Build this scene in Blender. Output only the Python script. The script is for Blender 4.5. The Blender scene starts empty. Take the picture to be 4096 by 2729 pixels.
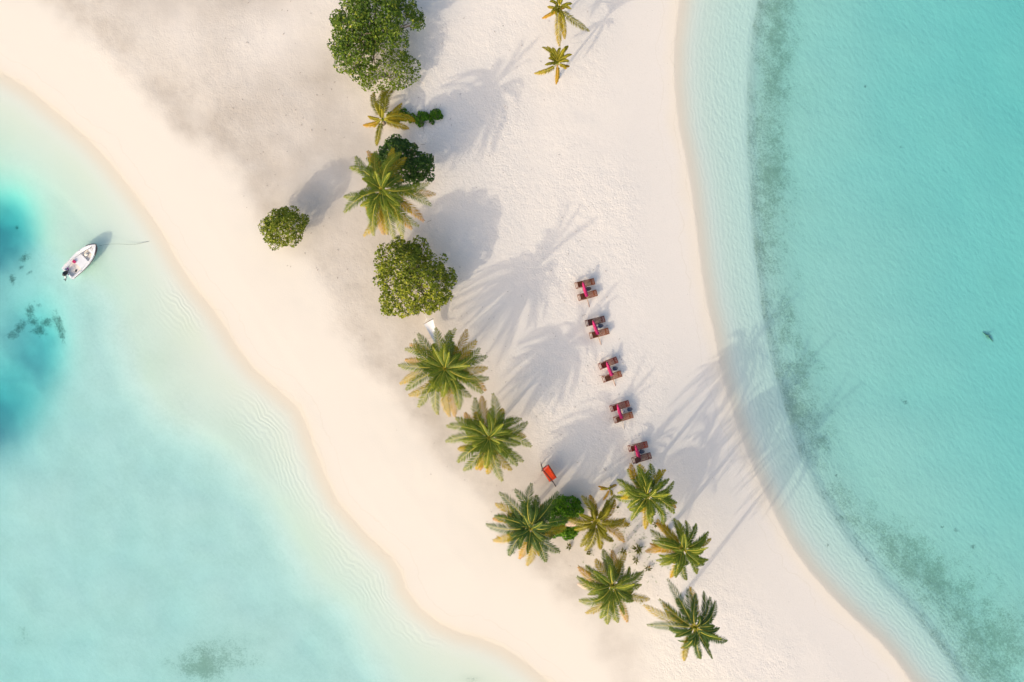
import bpy, math, random
import numpy as np
from mathutils import Vector, Matrix

random.seed(7)
C = bpy.context.scene.collection
PI = math.pi
S = 40.96            # photograph pixels per metre on the sand
H = 77.8             # height of the camera
GZ = 0.75            # height of the flat of the island

# ------------------------------------------------------------------ helpers
def P(px, py, z=0.0):
    """a pixel of the photograph as a point at height z"""
    k = (1 - z / H) / S
    return Vector(((px - 2048) * k, (1364.5 - py) * k, z))

def crop(ox, oy, sc):
    return lambda x, y: (ox + x / sc, oy + y / sc)

def link(o, parent=None):
    C.objects.link(o)
    if parent is not None:
        o.parent = parent
    return o

def tag(o, label=None, cat=None, group=None, kind=None):
    if label: o['label'] = label
    if cat: o['category'] = cat
    if group: o['group'] = group
    if kind: o['kind'] = kind
    return o

def thing(name, label, cat, loc=(0, 0, 0), rz=0.0, group=None):
    o = bpy.data.objects.new(name, None)
    o.empty_display_size = 0.2
    C.objects.link(o)
    o.location = loc
    o.rotation_euler = (0, 0, rz)
    return tag(o, label, cat, group)

class MB:
    """collects faces (and a per-vertex number 'tone') into ONE mesh"""
    def __init__(s):
        s.v = []; s.f = []; s.t = []; s.smooth = False
    def vert(s, p, t=0.5):
        s.v.append((p[0], p[1], p[2])); s.t.append(t); return len(s.v) - 1
    def face(s, *idx):
        s.f.append(idx)
    def box(s, c, d, M=None):
        x, y, z = d[0] / 2, d[1] / 2, d[2] / 2
        b = min(x, y, z) * 0.25
        base = len(s.v)
        prof = [(-z, b), (-z + b, 0), (z - b, 0), (z, b)]
        for zz, ins in prof:
            for sx, sy in ((-1, -1), (1, -1), (1, 1), (-1, 1)):
                p = Vector((sx * (x - ins), sy * (y - ins), zz))
                if M is not None: p = M @ p
                s.vert(Vector(c) + p)
        for k in range(3):
            for i in range(4):
                a = base + k * 4 + i; e = base + k * 4 + (i + 1) % 4
                s.face(a, e, e + 4, a + 4)
        s.face(base + 3, base + 2, base + 1, base)
        s.face(base + 12, base + 13, base + 14, base + 15)
    def bar(s, a, b, w, h):
        """a square bar from a to b"""
        a = Vector(a); b = Vector(b); d = b - a; L = d.length
        x = d.normalized(); up = Vector((0, 0, 1))
        if abs(x.z) > 0.95: up = Vector((0, 1, 0))
        y = up.cross(x).normalized(); z = x.cross(y)
        M = Matrix((x, y, z)).transposed()
        s.box((a + b) / 2, (L, w, h), M)
    def tube(s, pts, rad, n=6, cap=True, tone=0.5):
        pts = [Vector(p) for p in pts]
        if not isinstance(rad, (list, tuple)): rad = [rad] * len(pts)
        base = len(s.v)
        N = None
        for i, p in enumerate(pts):
            t = (pts[min(i + 1, len(pts) - 1)] - pts[max(i - 1, 0)])
            t = t.normalized() if t.length > 1e-9 else Vector((0, 0, 1))
            if N is None:
                N = t.orthogonal().normalized()
            else:
                N = (N - t * N.dot(t))
                N = N.normalized() if N.length > 1e-6 else t.orthogonal().normalized()
            B = t.cross(N)
            for k in range(n):
                a = 2 * PI * k / n
                s.vert(p + (N * math.cos(a) + B * math.sin(a)) * rad[i], tone)
        for i in range(len(pts) - 1):
            for k in range(n):
                a = base + i * n + k; b = base + i * n + (k + 1) % n
                s.face(a, b, b + n, a + n)
        if cap:
            s.face(*[base + k for k in range(n)][::-1])
            e = base + (len(pts) - 1) * n
            s.face(*[e + k for k in range(n)])
    def lathe(s, prof, n=16, c=(0, 0, 0), sx=1.0, sy=1.0):
        base = len(s.v)
        for r, z in prof:
            for k in range(n):
                a = 2 * PI * k / n
                s.vert((c[0] + r * sx * math.cos(a), c[1] + r * sy * math.sin(a), c[2] + z))
        for i in range(len(prof) - 1):
            for k in range(n):
                a = base + i * n + k; b = base + i * n + (k + 1) % n
                s.face(a, b, b + n, a + n)
        s.face(*[base + k for k in range(n)][::-1])
        e = base + (len(prof) - 1) * n
        s.face(*[e + k for k in range(n)])
    def build(s, name, mat, parent=None, smooth=False):
        me = bpy.data.meshes.new(name)
        me.from_pydata(s.v, [], s.f)
        at = me.attributes.new('tone', 'FLOAT', 'POINT')
        at.data.foreach_set('value', s.t)
        if smooth:
            me.polygons.foreach_set('use_smooth', [True] * len(me.polygons))
        me.materials.append(mat)
        me.update()
        return link(bpy.data.objects.new(name, me), parent)

# ------------------------------------------------------------------ materials
def new_mat(name):
    m = bpy.data.materials.new(name); m.use_nodes = True
    nt = m.node_tree; nt.nodes.clear()
    out = nt.nodes.new('ShaderNodeOutputMaterial')
    return m, nt, out

class NT:
    """short hand for wiring nodes"""
    def __init__(s, nt): s.nt = nt
    def node(s, t, **kw):
        n = s.nt.nodes.new(t)
        for k, v in kw.items(): setattr(n, k, v)
        return n
    def put(s, sock, v):
        if hasattr(v, 'is_output') or isinstance(v, bpy.types.NodeSocket): s.nt.links.new(v, sock)
        else: sock.default_value = v
    def math(s, op, a, b=0.0, c=0.0, clamp=False):
        n = s.node('ShaderNodeMath', operation=op); n.use_clamp = clamp
        for i, v in enumerate((a, b, c)): s.put(n.inputs[i], v)
        return n.outputs[0]
    def mix(s, f, a, b):
        n = s.node('ShaderNodeMix', data_type='RGBA')
        s.put(n.inputs[0], f); s.put(n.inputs[6], a); s.put(n.inputs[7], b)
        return n.outputs[2]
    def attr(s, name):
        return s.node('ShaderNodeAttribute', attribute_name=name).outputs['Fac']
    def pos(s): return s.node('ShaderNodeNewGeometry').outputs['Position']
    def objc(s): return s.node('ShaderNodeTexCoord').outputs['Object']
    def noise(s, vec, scale, detail=2.0, rough=0.5, dist=0.0):
        n = s.node('ShaderNodeTexNoise'); s.put(n.inputs['Vector'], vec)
        n.inputs['Scale'].default_value = scale; n.inputs['Detail'].default_value = detail
        n.inputs['Roughness'].default_value = rough; n.inputs['Distortion'].default_value = dist
        return n.outputs['Fac']
    def voro(s, vec, scale, feature='F1'):
        n = s.node('ShaderNodeTexVoronoi', feature=feature); s.put(n.inputs['Vector'], vec)
        n.inputs['Scale'].default_value = scale
        return n.outputs['Distance']
    def mapr(s, v, a, b, c=0.0, d=1.0, smooth=True):
        n = s.node('ShaderNodeMapRange', interpolation_type='SMOOTHSTEP' if smooth else 'LINEAR')
        s.put(n.inputs[0], v)
        for i, q in enumerate((a, b, c, d)): s.put(n.inputs[1 + i], q)
        return n.outputs[0]
    def ramp(s, fac, stops):
        n = s.node('ShaderNodeValToRGB'); s.put(n.inputs[0], fac)
        e = n.color_ramp.elements
        while len(e) < len(stops): e.new(0.5)
        for el, (p, c) in zip(e, stops):
            el.position = p; el.color = (*c, 1)
        return n.outputs[0]

def col4(c): return (c[0], c[1], c[2], 1)

def simple(name, c, rough=0.6, var=0.12, scale=6.0, spec=0.5, metal=0.0):
    """a plain paint, cloth or wood with a little procedural unevenness"""
    m, nt, out = new_mat(name); n = NT(nt)
    f = n.noise(n.objc(), scale, 4, 0.6)
    d = tuple(x * (1 - var) for x in c); u = tuple(min(1, x * (1 + var)) for x in c)
    bs = n.node('ShaderNodeBsdfPrincipled')
    n.put(bs.inputs['Base Color'], n.ramp(f, [(0.3, d), (0.7, u)]))
    bs.inputs['Roughness'].default_value = rough
    bs.inputs['Metallic'].default_value = metal
    bs.inputs['Specular IOR Level'].default_value = spec
    nt.links.new(bs.outputs[0], out.inputs[0])
    return m

def foliage(name, stops, rough=0.5, transl=0.3, spec=0.4):
    """leaf colour runs along 'tone', which each leaf or leaflet carries"""
    m, nt, out = new_mat(name); n = NT(nt)
    oi = n.node('ShaderNodeObjectInfo').outputs['Random']
    t = n.math('ADD', n.attr('tone'), n.math('MULTIPLY', n.math('SUBTRACT', oi, 0.5), 0.16), clamp=True)
    c = n.ramp(t, stops)
    bs = n.node('ShaderNodeBsdfPrincipled')
    n.put(bs.inputs['Base Color'], c)
    bs.inputs['Roughness'].default_value = rough
    bs.inputs['Specular IOR Level'].default_value = spec
    tr = n.node('ShaderNodeBsdfTranslucent'); n.put(tr.inputs[0], c)
    mx = n.node('ShaderNodeMixShader'); mx.inputs[0].default_value = transl
    nt.links.new(bs.outputs[0], mx.inputs[1]); nt.links.new(tr.outputs[0], mx.inputs[2])
    nt.links.new(mx.outputs[0], out.inputs[0])
    return m

# green at the base of a frond, warmer to its tip
M_PALM = foliage('palm_green', [(0.0, (0.06788, 0.1153, 0.01018)), (0.4, (0.1358, 0.1867, 0.01527)), (0.75, (0.2802, 0.2969, 0.02037)), (1, (0.5091, 0.4413, 0.03394))], .45, .25, .22)
M_PALMD = foliage('palm_dark_green', [(0.0, (0.0312, 0.07176, 0.01248)), (0.5, (0.07176, 0.1279, 0.0156)), (1, (0.2028, 0.234, 0.0234))], .45, .22, .22)
M_PALML = foliage('palm_light_green', [(0.0, (.13, .13, .008)), (0.5, (.26, .235, .012)), (1, (.48, .36, .02))], .45, .3, .2)
M_PALMY = foliage('palm_yellow', [(0.0, (0.2176, 0.192, 0.01536)), (0.5, (0.4864, 0.3456, 0.01536)), (1, (0.7424, 0.4224, 0.0256))], .5, .3, .2)
M_PALMO = foliage('palm_dry_orange', [(0.0, (.26, .20, .012)), (0.5, (.47, .29, .016)), (1, (.52, .21, .025))], .6, .25, .2)
M_PALMW = foliage('palm_bleached', [(0.0, (.55, .40, .25)), (0.5, (.70, .55, .45)), (1, (.75, .55, .50))], .6, .2)
M_RIB = simple('palm_midrib', (.52, .45, .06), .5, .15, 3, .2)
M_RIBO = simple('palm_midrib_dry', (.55, .28, .05), .5, .15, 3)
M_TRUNK = simple('palm_bark', (.26, .21, .16), .85, .3, 9)
M_BARK = simple('tree_bark', (.24, .18, .13), .85, .3, 8)
M_BARKG = simple('pale_bark', (.50, .45, .40), .85, .2, 8)
M_LEAF = foliage('leaf_mid', [(0, (0.0278, 0.06487, 0.007722)), (.5, (0.09576, 0.1668, 0.0139)), (.85, (0.2471, 0.3089, 0.0278)), (1, (0.4942, 0.4787, 0.06178))], .42, .25, .25)
M_LEAFD = foliage('leaf_dark', [(0, (0.01944, 0.05508, 0.0081)), (.6, (0.05508, 0.1216, 0.01458)), (1, (0.1944, 0.2754, 0.0324))], .42, .22, .25)
M_LEAFL = foliage('leaf_light', [(0, (0.088, 0.143, 0.0088)), (.6, (0.187, 0.264, 0.0154)), (1, (0.374, 0.44, 0.044))], .45, .35, .2)
M_LEAFO = foliage('leaf_olive', [(0, (0.05564, 0.07998, 0.006955)), (.45, (0.1827, 0.2348, 0.01391)), (1, (0.5911, 0.5564, 0.06086))], .42, .25, .28)
M_BUSH = foliage('bush_bright', [(0, (0.039, 0.1105, 0.0078)), (.5, (0.0975, 0.247, 0.0104)), (1, (0.286, 0.468, 0.0325))], .45, .3, .2)
M_SEED = foliage('seedling_leaf', [(0, (.06, .075, .006)), (.6, (.15, .15, .012)), (1, (.42, .20, .02))], .5, .3, .2)
M_WOOD = simple('lounger_wood', (.24, .050, .026), .55, .25, 5, .2)
M_WOODD = simple('lounger_wood_shaded', (.135, .050, .036), .6, .25, 5, .2)  # darker copy of the wood, shade put into its colour
M_WOODB = simple('lounger_wood_brown', (.235, .072, .028), .55, .25, 5, .2)
M_WOODK = simple('dark_timber', (.06, .042, .035), .7, .3, 5)
M_POLE = simple('umbrella_pole', (.42, .22, .12), .5, .2, 5)
M_POLEW = simple('umbrella_pole_pale', (.66, .56, .46), .5, .1, 5)
M_PINK = simple('pink_canvas', (.50, .012, .12), .7, .22, 3)
M_NAVY = simple('navy_plastic', (.035, .042, .075), .45, .15, 4)
M_BROWNT = simple('brown_table', (.10, .065, .06), .5, .2, 4)
M_WHITE = simple('white_paint', (.80, .79, .80), .4, .05, 3)
M_CONC = simple('pale_concrete', (.62, .60, .60), .8, .1, 6)
M_ORANGE = simple('orange_canvas', (.85, .075, .008), .75, .12, 3)
M_ROPE = simple('white_rope', (.78, .74, .70), .8, .08, 12)
M_HAMM = simple('white_cotton', (.82, .80, .82), .9, .05, 10)
M_BLACK = simple('black_plastic', (.012, .013, .018), .35, .2, 4)
M_GREYM = simple('grey_metal', (.48, .48, .52), .35, .1, 4, .5, .4)
M_RED = simple('maroon_paint', (.17, .035, .05), .45, .2, 4)
M_BUMP = simple('brown_rubber', (.06, .038, .036), .7, .2, 6)
M_TAN = simple('tan_boards', (.78, .71, .63), .7, .15, 6)
M_TWIG = simple('twig_brown', (.20, .13, .10), .8, .3, 8)

# ------------------------------------------------------------------ the lie of the land
def D(pts): return [(x * 1.7407, y * 1.7407) for x, y in pts]       # overview -> photograph pixels
def W(pts): return np.array([((x - 2048) / S, (1364.5 - y) / S) for x, y in pts])
def B(pts): return [(x / 1.0235, 1300 + y / 1.0235) for x, y in pts]
def R6(pts): return [(2700 + x / 1.0975, 1300 + y / 1.0975) for x, y in pts]
def R5(pts): return [(2600 + x / 1.206, y / 1.206) for x, y in pts]

SHORE_L = W(D([(-3500, -1500), (-1500, -620), (-500, -150), (-150, 70), (0, 165), (65, 205), (130, 258), (200, 318), (250, 372), (300, 434), (345, 495), (378, 545),
                (405, 595), (440, 650), (490, 712)]) +
            B([(930, 20), (970, 90), (1040, 180), (1130, 260), (1220, 340), (1250, 400), (1270, 460), (1300, 540), (1330, 620), (1380, 720),
               (1440, 790), (1520, 880), (1600, 950), (1640, 1010), (1660, 1080), (1720, 1160), (1800, 1225), (1880, 1260), (1960, 1280),
               (2060, 1320), (2150, 1380), (2240, 1455), (2500, 1700), (3000, 2200), (5000, 5200)]))
SHELF_L = W(D([(-4000, -1000), (-1500, -200), (-600, 130), (-200, 300), (0, 395), (60, 415), (130, 460), (190, 530), (240, 620), (270, 690)]) +
            B([(500, 0), (520, 60), (540, 120), (570, 220), (640, 330), (760, 420), (900, 500), (960, 550), (1020, 620), (1100, 710), (1150, 800), (1200, 900),
               (1280, 1040), (1380, 1120), (1440, 1180), (1500, 1290), (1580, 1400), (1640, 1500), (2000, 1900), (3000, 4000), (3500, 5500)]))
SHORE_R = W(D([(2600, -2500), (1750, -700), (1600, -220), (1562, 0), (1550, 100), (1550, 190), (1560, 290), (1578, 370), (1590, 440), (1600, 520), (1612, 620), (1626, 700), (1645, 780)]) +
            R6([(205, 215), (240, 330), (270, 430), (310, 540), (350, 640), (400, 745), (450, 850), (500, 950), (600, 1090), (690, 1190), (790, 1290), (890, 1380), (960, 1455),
                (1040, 1568), (1300, 1800), (2200, 2700), (4000, 5000)]))
DROP_R = W([(4600, -4000), (3400, -900)] + R5([(545, -120), (525, 0), (500, 130), (485, 280), (475, 430), (475, 700), (485, 850), (495, 1050), (515, 1230), (540, 1450)]) +
           R6([(400, 0), (420, 120), (450, 230), (480, 330), (510, 440), (560, 590), (620, 720), (700, 850), (770, 950), (850, 1040), (920, 1150),
               (1000, 1220), (1080, 1310), (1150, 1400), (1210, 1480), (1260, 1568), (1450, 1800), (2300, 2700), (4200, 5000)]))
DAMP = W(D([(-1500, -1500), (-500, -400), (0, -40), (40, 0), (120, 75), (200, 135), (290, 225), (360, 305), (430, 360), (500, 420), (545, 495), (600, 560), (660, 620), (710, 670),
            (745, 750), (790, 850), (850, 905), (920, 970), (965, 1050), (1020, 1120), (1100, 1190), (1160, 1280), (1235, 1350), (1300, 1430), (1340, 1500), (1400, 1600), (2500, 3000)]))
DAMP2 = W(D([(600, -1500), (740, -100), (760, 0), (900, 300), (1000, 550), (1060, 720), (1180, 900), (1270, 1050), (1350, 1150), (1450, 1300), (1480, 1450), (1520, 1600), (2800, 3000)]))
SLOPE_R = W(D([(1300, -1500), (1400, 0), (1400, 300), (1430, 600), (1500, 850), (1560, 1050), (1700, 1350), (1900, 1568), (3300, 3000)]))

def sdist(x, y, poly):
    """distance to a line, positive to the east of it"""
    best = np.full(x.shape, 1e12)
    for (ax, ay), (bx, by) in zip(poly[:-1], poly[1:]):
        dx, dy = bx - ax, by - ay
        t = np.clip(((x - ax) * dx + (y - ay) * dy) / (dx * dx + dy * dy), 0, 1)
        q = (x - ax - t * dx) ** 2 + (y - ay - t * dy) ** 2
        np.minimum(best, q, out=best)
    xs = np.interp(-y, -poly[:, 1], poly[:, 0])
    return np.sqrt(best) * np.where(x > xs, 1, -1)

def sstep(a, b, v):
    t = np.clip((v - a) / (b - a), 0, 1); return t * t * (3 - 2 * t)

_rng = np.random.RandomState(3)
_N = _rng.rand(256, 256)
def vnoise(x, y, f):
    x = x * f + 500.3; y = y * f + 500.7
    xi = np.floor(x).astype(int); yi = np.floor(y).astype(int)
    fx = x - xi; fy = y - yi
    fx = fx * fx * (3 - 2 * fx); fy = fy * fy * (3 - 2 * fy)
    g = lambda a, b: _N[a % 256, b % 256]
    return (g(xi, yi) * (1 - fx) + g(xi + 1, yi) * fx) * (1 - fy) + (g(xi, yi + 1) * (1 - fx) + g(xi + 1, yi + 1) * fx) * fy - 0.5
def fbm(x, y, f): return vnoise(x, y, f) + 0.5 * vnoise(x, y, f * 2.1) + 0.25 * vnoise(x, y, f * 4.3)

def blob(x, y, cx, cy, rx, ry, rot=0.0):
    """soft patch, given in overview pixels"""
    px, py = W(D([(cx, cy)]))[0]; k = 1.7407 / S
    u = x - px; v = y - py; c, s = math.cos(rot), math.sin(rot)
    return np.exp(-(((u * c + v * s) / (rx * k)) ** 2 + ((-u * s + v * c) / (ry * k)) ** 2))

HOLES = [(-25, 515, 88, 92, 1.9), (70, 800, 66, 92, 1.25), (20, 720, 90, 70, .30), (-30, 925, 95, 105, 1.5), (-60, 640, 110, 260, .22)]
def terrain(x, y):
    wob = 0.9 * fbm(x, y, 0.12)
    dl = -sdist(x, y, SHORE_L); sl = -sdist(x, y, SHELF_L)
    dr = sdist(x, y, SHORE_R); sr = sdist(x, y, DROP_R)
    # west lagoon
    fr = np.clip(dl / np.maximum(dl - np.minimum(sl, -1e-3), 0.2), 0, 1)
    up = sstep(2, 12, y)                                             # no clear shelf in the north-west, just a slope
    z1 = -0.36 * fr ** .95
    e = sl + wob
    z2 = -0.36 - 0.27 * sstep(-1.0, 3.2 + 7 * up, e) - 0.008 * np.maximum(sl - 2, 0) - .15 * sstep(4, 14, sl) * up
    k = sstep(-1.2, 0.2, sl)
    zl = np.where(dl > 0, z1 * (1 - k) + np.minimum(z1, z2) * k, 0)
    hole = 0
    for cx, cy, rx, ry, dp in HOLES: hole = hole + dp * blob(x, y, cx, cy, rx, ry)
    zl = zl - hole * (1 + .25 * fbm(x, y, .25)) * sstep(0, 6, dl)
    zl = zl - 0.10 * sstep(0, 6, sl) * fbm(x, y, 0.22)
    # east lagoon
    fr = np.clip(dr / np.maximum(dr - np.minimum(sr, -1e-3), 0.2), 0, 1)
    z1 = -0.46 * (.55 * fr + .45 * (1 - (1 - fr) ** 2.5))
    e = sr + 0.25 * wob
    z2 = -0.46 - 0.18 * sstep(-0.4, 1.2, e) - .20 * sstep(0, 5, e) - 0.38 * sstep(2.0, 26, sr) - 0.006 * np.maximum(sr - 10, 0) - 0.22 * sstep(0, 12, sr) * (0.35 + y / 60)
    zr = np.where(e > -0.3, np.minimum(z1, z2), z1)
    zr = zr - 0.09 * sstep(0, 6, sr) * fbm(x, y, 0.15)
    # the island between them
    q = np.maximum(np.minimum(-dl, -dr), 0)
    land = GZ * (1 - np.exp(-(q / 8.0) ** 1.4))
    land = land + 0.05 * fbm(x, y, 0.3) * sstep(3, 9, q) + .002
    z = np.where(dl > 0, zl, np.where(dr > 0, zr, land))
    return z, dl, sl, dr, sr

def gz(px, py):
    """ground height under a pixel"""
    p = P(px, py, GZ)
    return float(terrain(np.array([p.x]), np.array([p.y]))[0][0])
def ground_at(x, y):
    return float(terrain(np.array([float(x)]), np.array([float(y)]))[0][0])

def axis(lo, hi, step, far):
    a = list(np.arange(lo, hi + 1e-6, step)); s = step
    while a[-1] < far: s *= 1.25; a.append(a[-1] + s)
    s = step
    while a[0] > -far: s *= 1.25; a.insert(0, a[0] - s)
    return np.array(a)

def make_ground():
    X = axis(-53, 53, 0.2, 600); Y = axis(-36, 36, 0.2, 600)
    gx, gy = np.meshgrid(X, Y); x = gx.ravel(); y = gy.ravel()
    z, dl, sl, dr, sr = terrain(x, y)
    n = len(X); m = len(Y)
    me = bpy.data.meshes.new('sand')
    me.vertices.add(n * m)
    me.vertices.foreach_set('co', np.stack([x, y, z], 1).ravel())
    i = np.arange((n - 1) * (m - 1)); r = i // (n - 1); c = i % (n - 1)
    a = r * n + c
    q = np.stack([a, a + 1, a + n + 1, a + n], 1).ravel().astype(np.int32)
    me.loops.add(len(q)); me.loops.foreach_set('vertex_index', q)
    me.polygons.add(len(i)); me.polygons.foreach_set('loop_start', (i * 4).astype(np.int32))
    me.polygons.foreach_set('loop_total', np.full(len(i), 4, np.int32))
    me.polygons.foreach_set('use_smooth', np.ones(len(i), bool))
    def at(name, v):
        A = me.attributes.new(name, 'FLOAT', 'POINT'); A.data.foreach_set('value', v.astype(np.float32))
    water = np.maximum(dl, dr)
    wob = fbm(x, y, 0.35)
    e1 = sdist(x, y, DAMP); e2 = sdist(x, y, DAMP2)
    damp = sstep(-1.0, 3.5, e1 + 1.4 * wob) * (1 - 0.9 * sstep(-4.5, 3.0, e2 + 1.5 * wob))
    damp = damp * (0.75 + 0.25 * np.exp(-np.maximum(e1, 0) / 6.0)) 
    damp = damp * (1 - 0.75 * blob(x, y, 640, 90, 130, 70, .4)) * (1 - .5 * blob(x, y, 420, 90, 60, 60))
    damp = np.clip(damp + .25 * blob(x, y, 560, -10, 60, 40) + .25 * blob(x, y, 480, 300, 60, 70, -.7) + .2 * blob(x, y, 960, 930, 40, 60) + .18 * blob(x, y, 760, 190, 60, 30), 0, 1.2)
    at('damp', damp)
    # trampled sand east of the trees, smooth near the water
    rough = sstep(-3.5, 1.5, e2) * (1 - sstep(-7.5, -2.5, dr)) + 0.42 * sstep(0, 2, e1) * (1 - sstep(-2, 2, e2))
    rough = rough * (1 - sstep(-1.5, 0.0, water)) * np.clip(0.75 + 1.3 * fbm(x, y, .16), .25, 1.6) + 0.04
    trail = np.zeros_like(x)
    for tr in ([(0, 95), (100, 185), (180, 250), (300, 360)], [(470, 500), (560, 640), (640, 760), (720, 880)], [(560, 700), (700, 930), (830, 1120), (960, 1290)], [(820, 940), (900, 1080), (1000, 1220), (1100, 1330)]):
        trail = np.maximum(trail, np.exp(-(sdist(x, y, W(D(tr))) / .5) ** 2))
    rough = rough + .16 * trail
    at('rough', np.clip(rough, 0, 1.5))
    at('wet', np.where(dl > dr, sstep(-.55, .0, dl + .25 * wob) * .75 + .25 * sstep(-1.6, -.4, dl + .6 * wob), sstep(-1.8, -0.1, dr + .6 * wob) * 0.7 + .3 * sstep(-.25, .3, dr)))
    at('west', dl); at('east', dr)
    rip = np.zeros_like(x)
    for b in ((600, 970, 55, 80, .9), (665, 1080, 45, 95, .6), (760, 1200, 35, 75, .6), (960, 1455, 90, 28, -.3), (800, 1290, 40, 60, .7), (860, 1360, 60, 60, .7), (420, 700, 60, 60, .6)):
        rip = np.maximum(rip, blob(x, y, *b) * (1 if b[0] < 700 else .8))
    rip = rip * sstep(0.8, 2.0, dl) * (1 - sstep(-1.5, .3, sl))
    at('ripple', rip)
    # sea grass and algae: the dark belt at the foot of the eastern drop, scattered patches in the west
    belt = sstep(-0.25, 0.15, sr) * (1 - .70 * sstep(.4, 6.0, sr + 1.2 * wob) - .30 * sstep(3, 10, sr)) * (0.78 + 0.40 * fbm(x, y, .13) + .25 * fbm(x, y, .5))
    se = .52 * blob(x, y, 2290, 1420, 210, 130, -.6) + .6 * blob(x, y, 2120, 1290, 50, 100, .7) + .5 * blob(x, y, 2060, 1300, 25, 70, .7) + .3 * blob(x, y, 2330, 1520, 160, 90)
    grass = belt + se * sstep(.5, 4, sr) + .45 * blob(x, y, 1800, 110, 40, 120) * sstep(-.1, .6, sr) + .35 * blob(x, y, 1790, 400, 45, 80) * sstep(-.1, .6, sr)
    grass = grass + .17 * sstep(0, 3, sr) * (1 + fbm(x, y, .25))
    wst = (.85 * blob(x, y, 480, 1528, 120, 52) + .5 * blob(x, y, 450, 1550, 70, 32) + .55 * blob(x, y, 40, 1460, 60, 55) + .30 * blob(x, y, 560, 1470, 130, 45) + .8 * blob(x, y, 1085, 1562, 26, 10) + .2 * blob(x, y, 470, 1200, 30, 22) + .16 * blob(x, y, 370, 830, 40, 100, -.5) + .2 * blob(x, y, 560, 1010, 30, 80, .7))
    at('grass', np.clip(grass + wst * sstep(0.5, 2, dl), 0, 1.2))
    coral = np.zeros_like(x)
    for b in ((120, 752, 9, 26, .25), (115, 735, 12, 10, 0), (48, 715, 8, 16, -.3), (52, 738, 12, 8, 0), (22, 752, 7, 17, -.6), (6, 770, 12, 6, .2), (84, 740, 12, 9, 0),
              (36, 588, 11, 8, .3), (10, 640, 6, 9, 0), (50, 625, 6, 3, .4), (62, 760, 14, 9, 0), (30, 612, 5, 3, 0), (0, 515, 5, 4, 0), (70, 700, 5, 4, 0), (128, 775, 7, 5, 0),
              (2290, 775, 6, 5, 0), (1930, 1095, 5, 4, 0), (2210, 1225, 6, 5, 0), (2250, 1262, 7, 6, 0), (2178, 1217, 5, 4, 0), (1997, 1290, 6, 5, 0), (1905, 1255, 4, 4, 0),
              (2090, 925, 14, 4, -.6), (2085, 330, 5, 4, 0), (2000, 190, 5, 5, 0)):
        coral = np.maximum(coral, blob(x, y, b[0], b[1], b[2] * 1.4, b[3] * 1.4, b[4]) if b[0] < 200 else blob(x, y, *b))
    at('coral', coral)
    hole = 0
    for b in HOLES: hole = hole + b[4] * blob(x, y, *b[:4])
    at('pool_dim', np.clip(hole * (.6 + .6 * fbm(x, y, .3)), 0, 1))
    at('silt', sstep(.6, 3.0, dl) * (1 - sstep(-1.5, 1.2, sl - 5 * sstep(2, 12, y) + .6 * wob)) * (.8 + .5 * fbm(x, y, .2)))
    at('tint', np.clip(sstep(-0.3, 3, sr) * .45 + .55 * sstep(0.3, 3.0, dr) + .0 , 0, 1))
    me.update(); me.validate()
    o = link(bpy.data.objects.new('sand', me)); tag(o, kind='structure')
    me.materials.append(sand_material())
    return o

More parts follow.
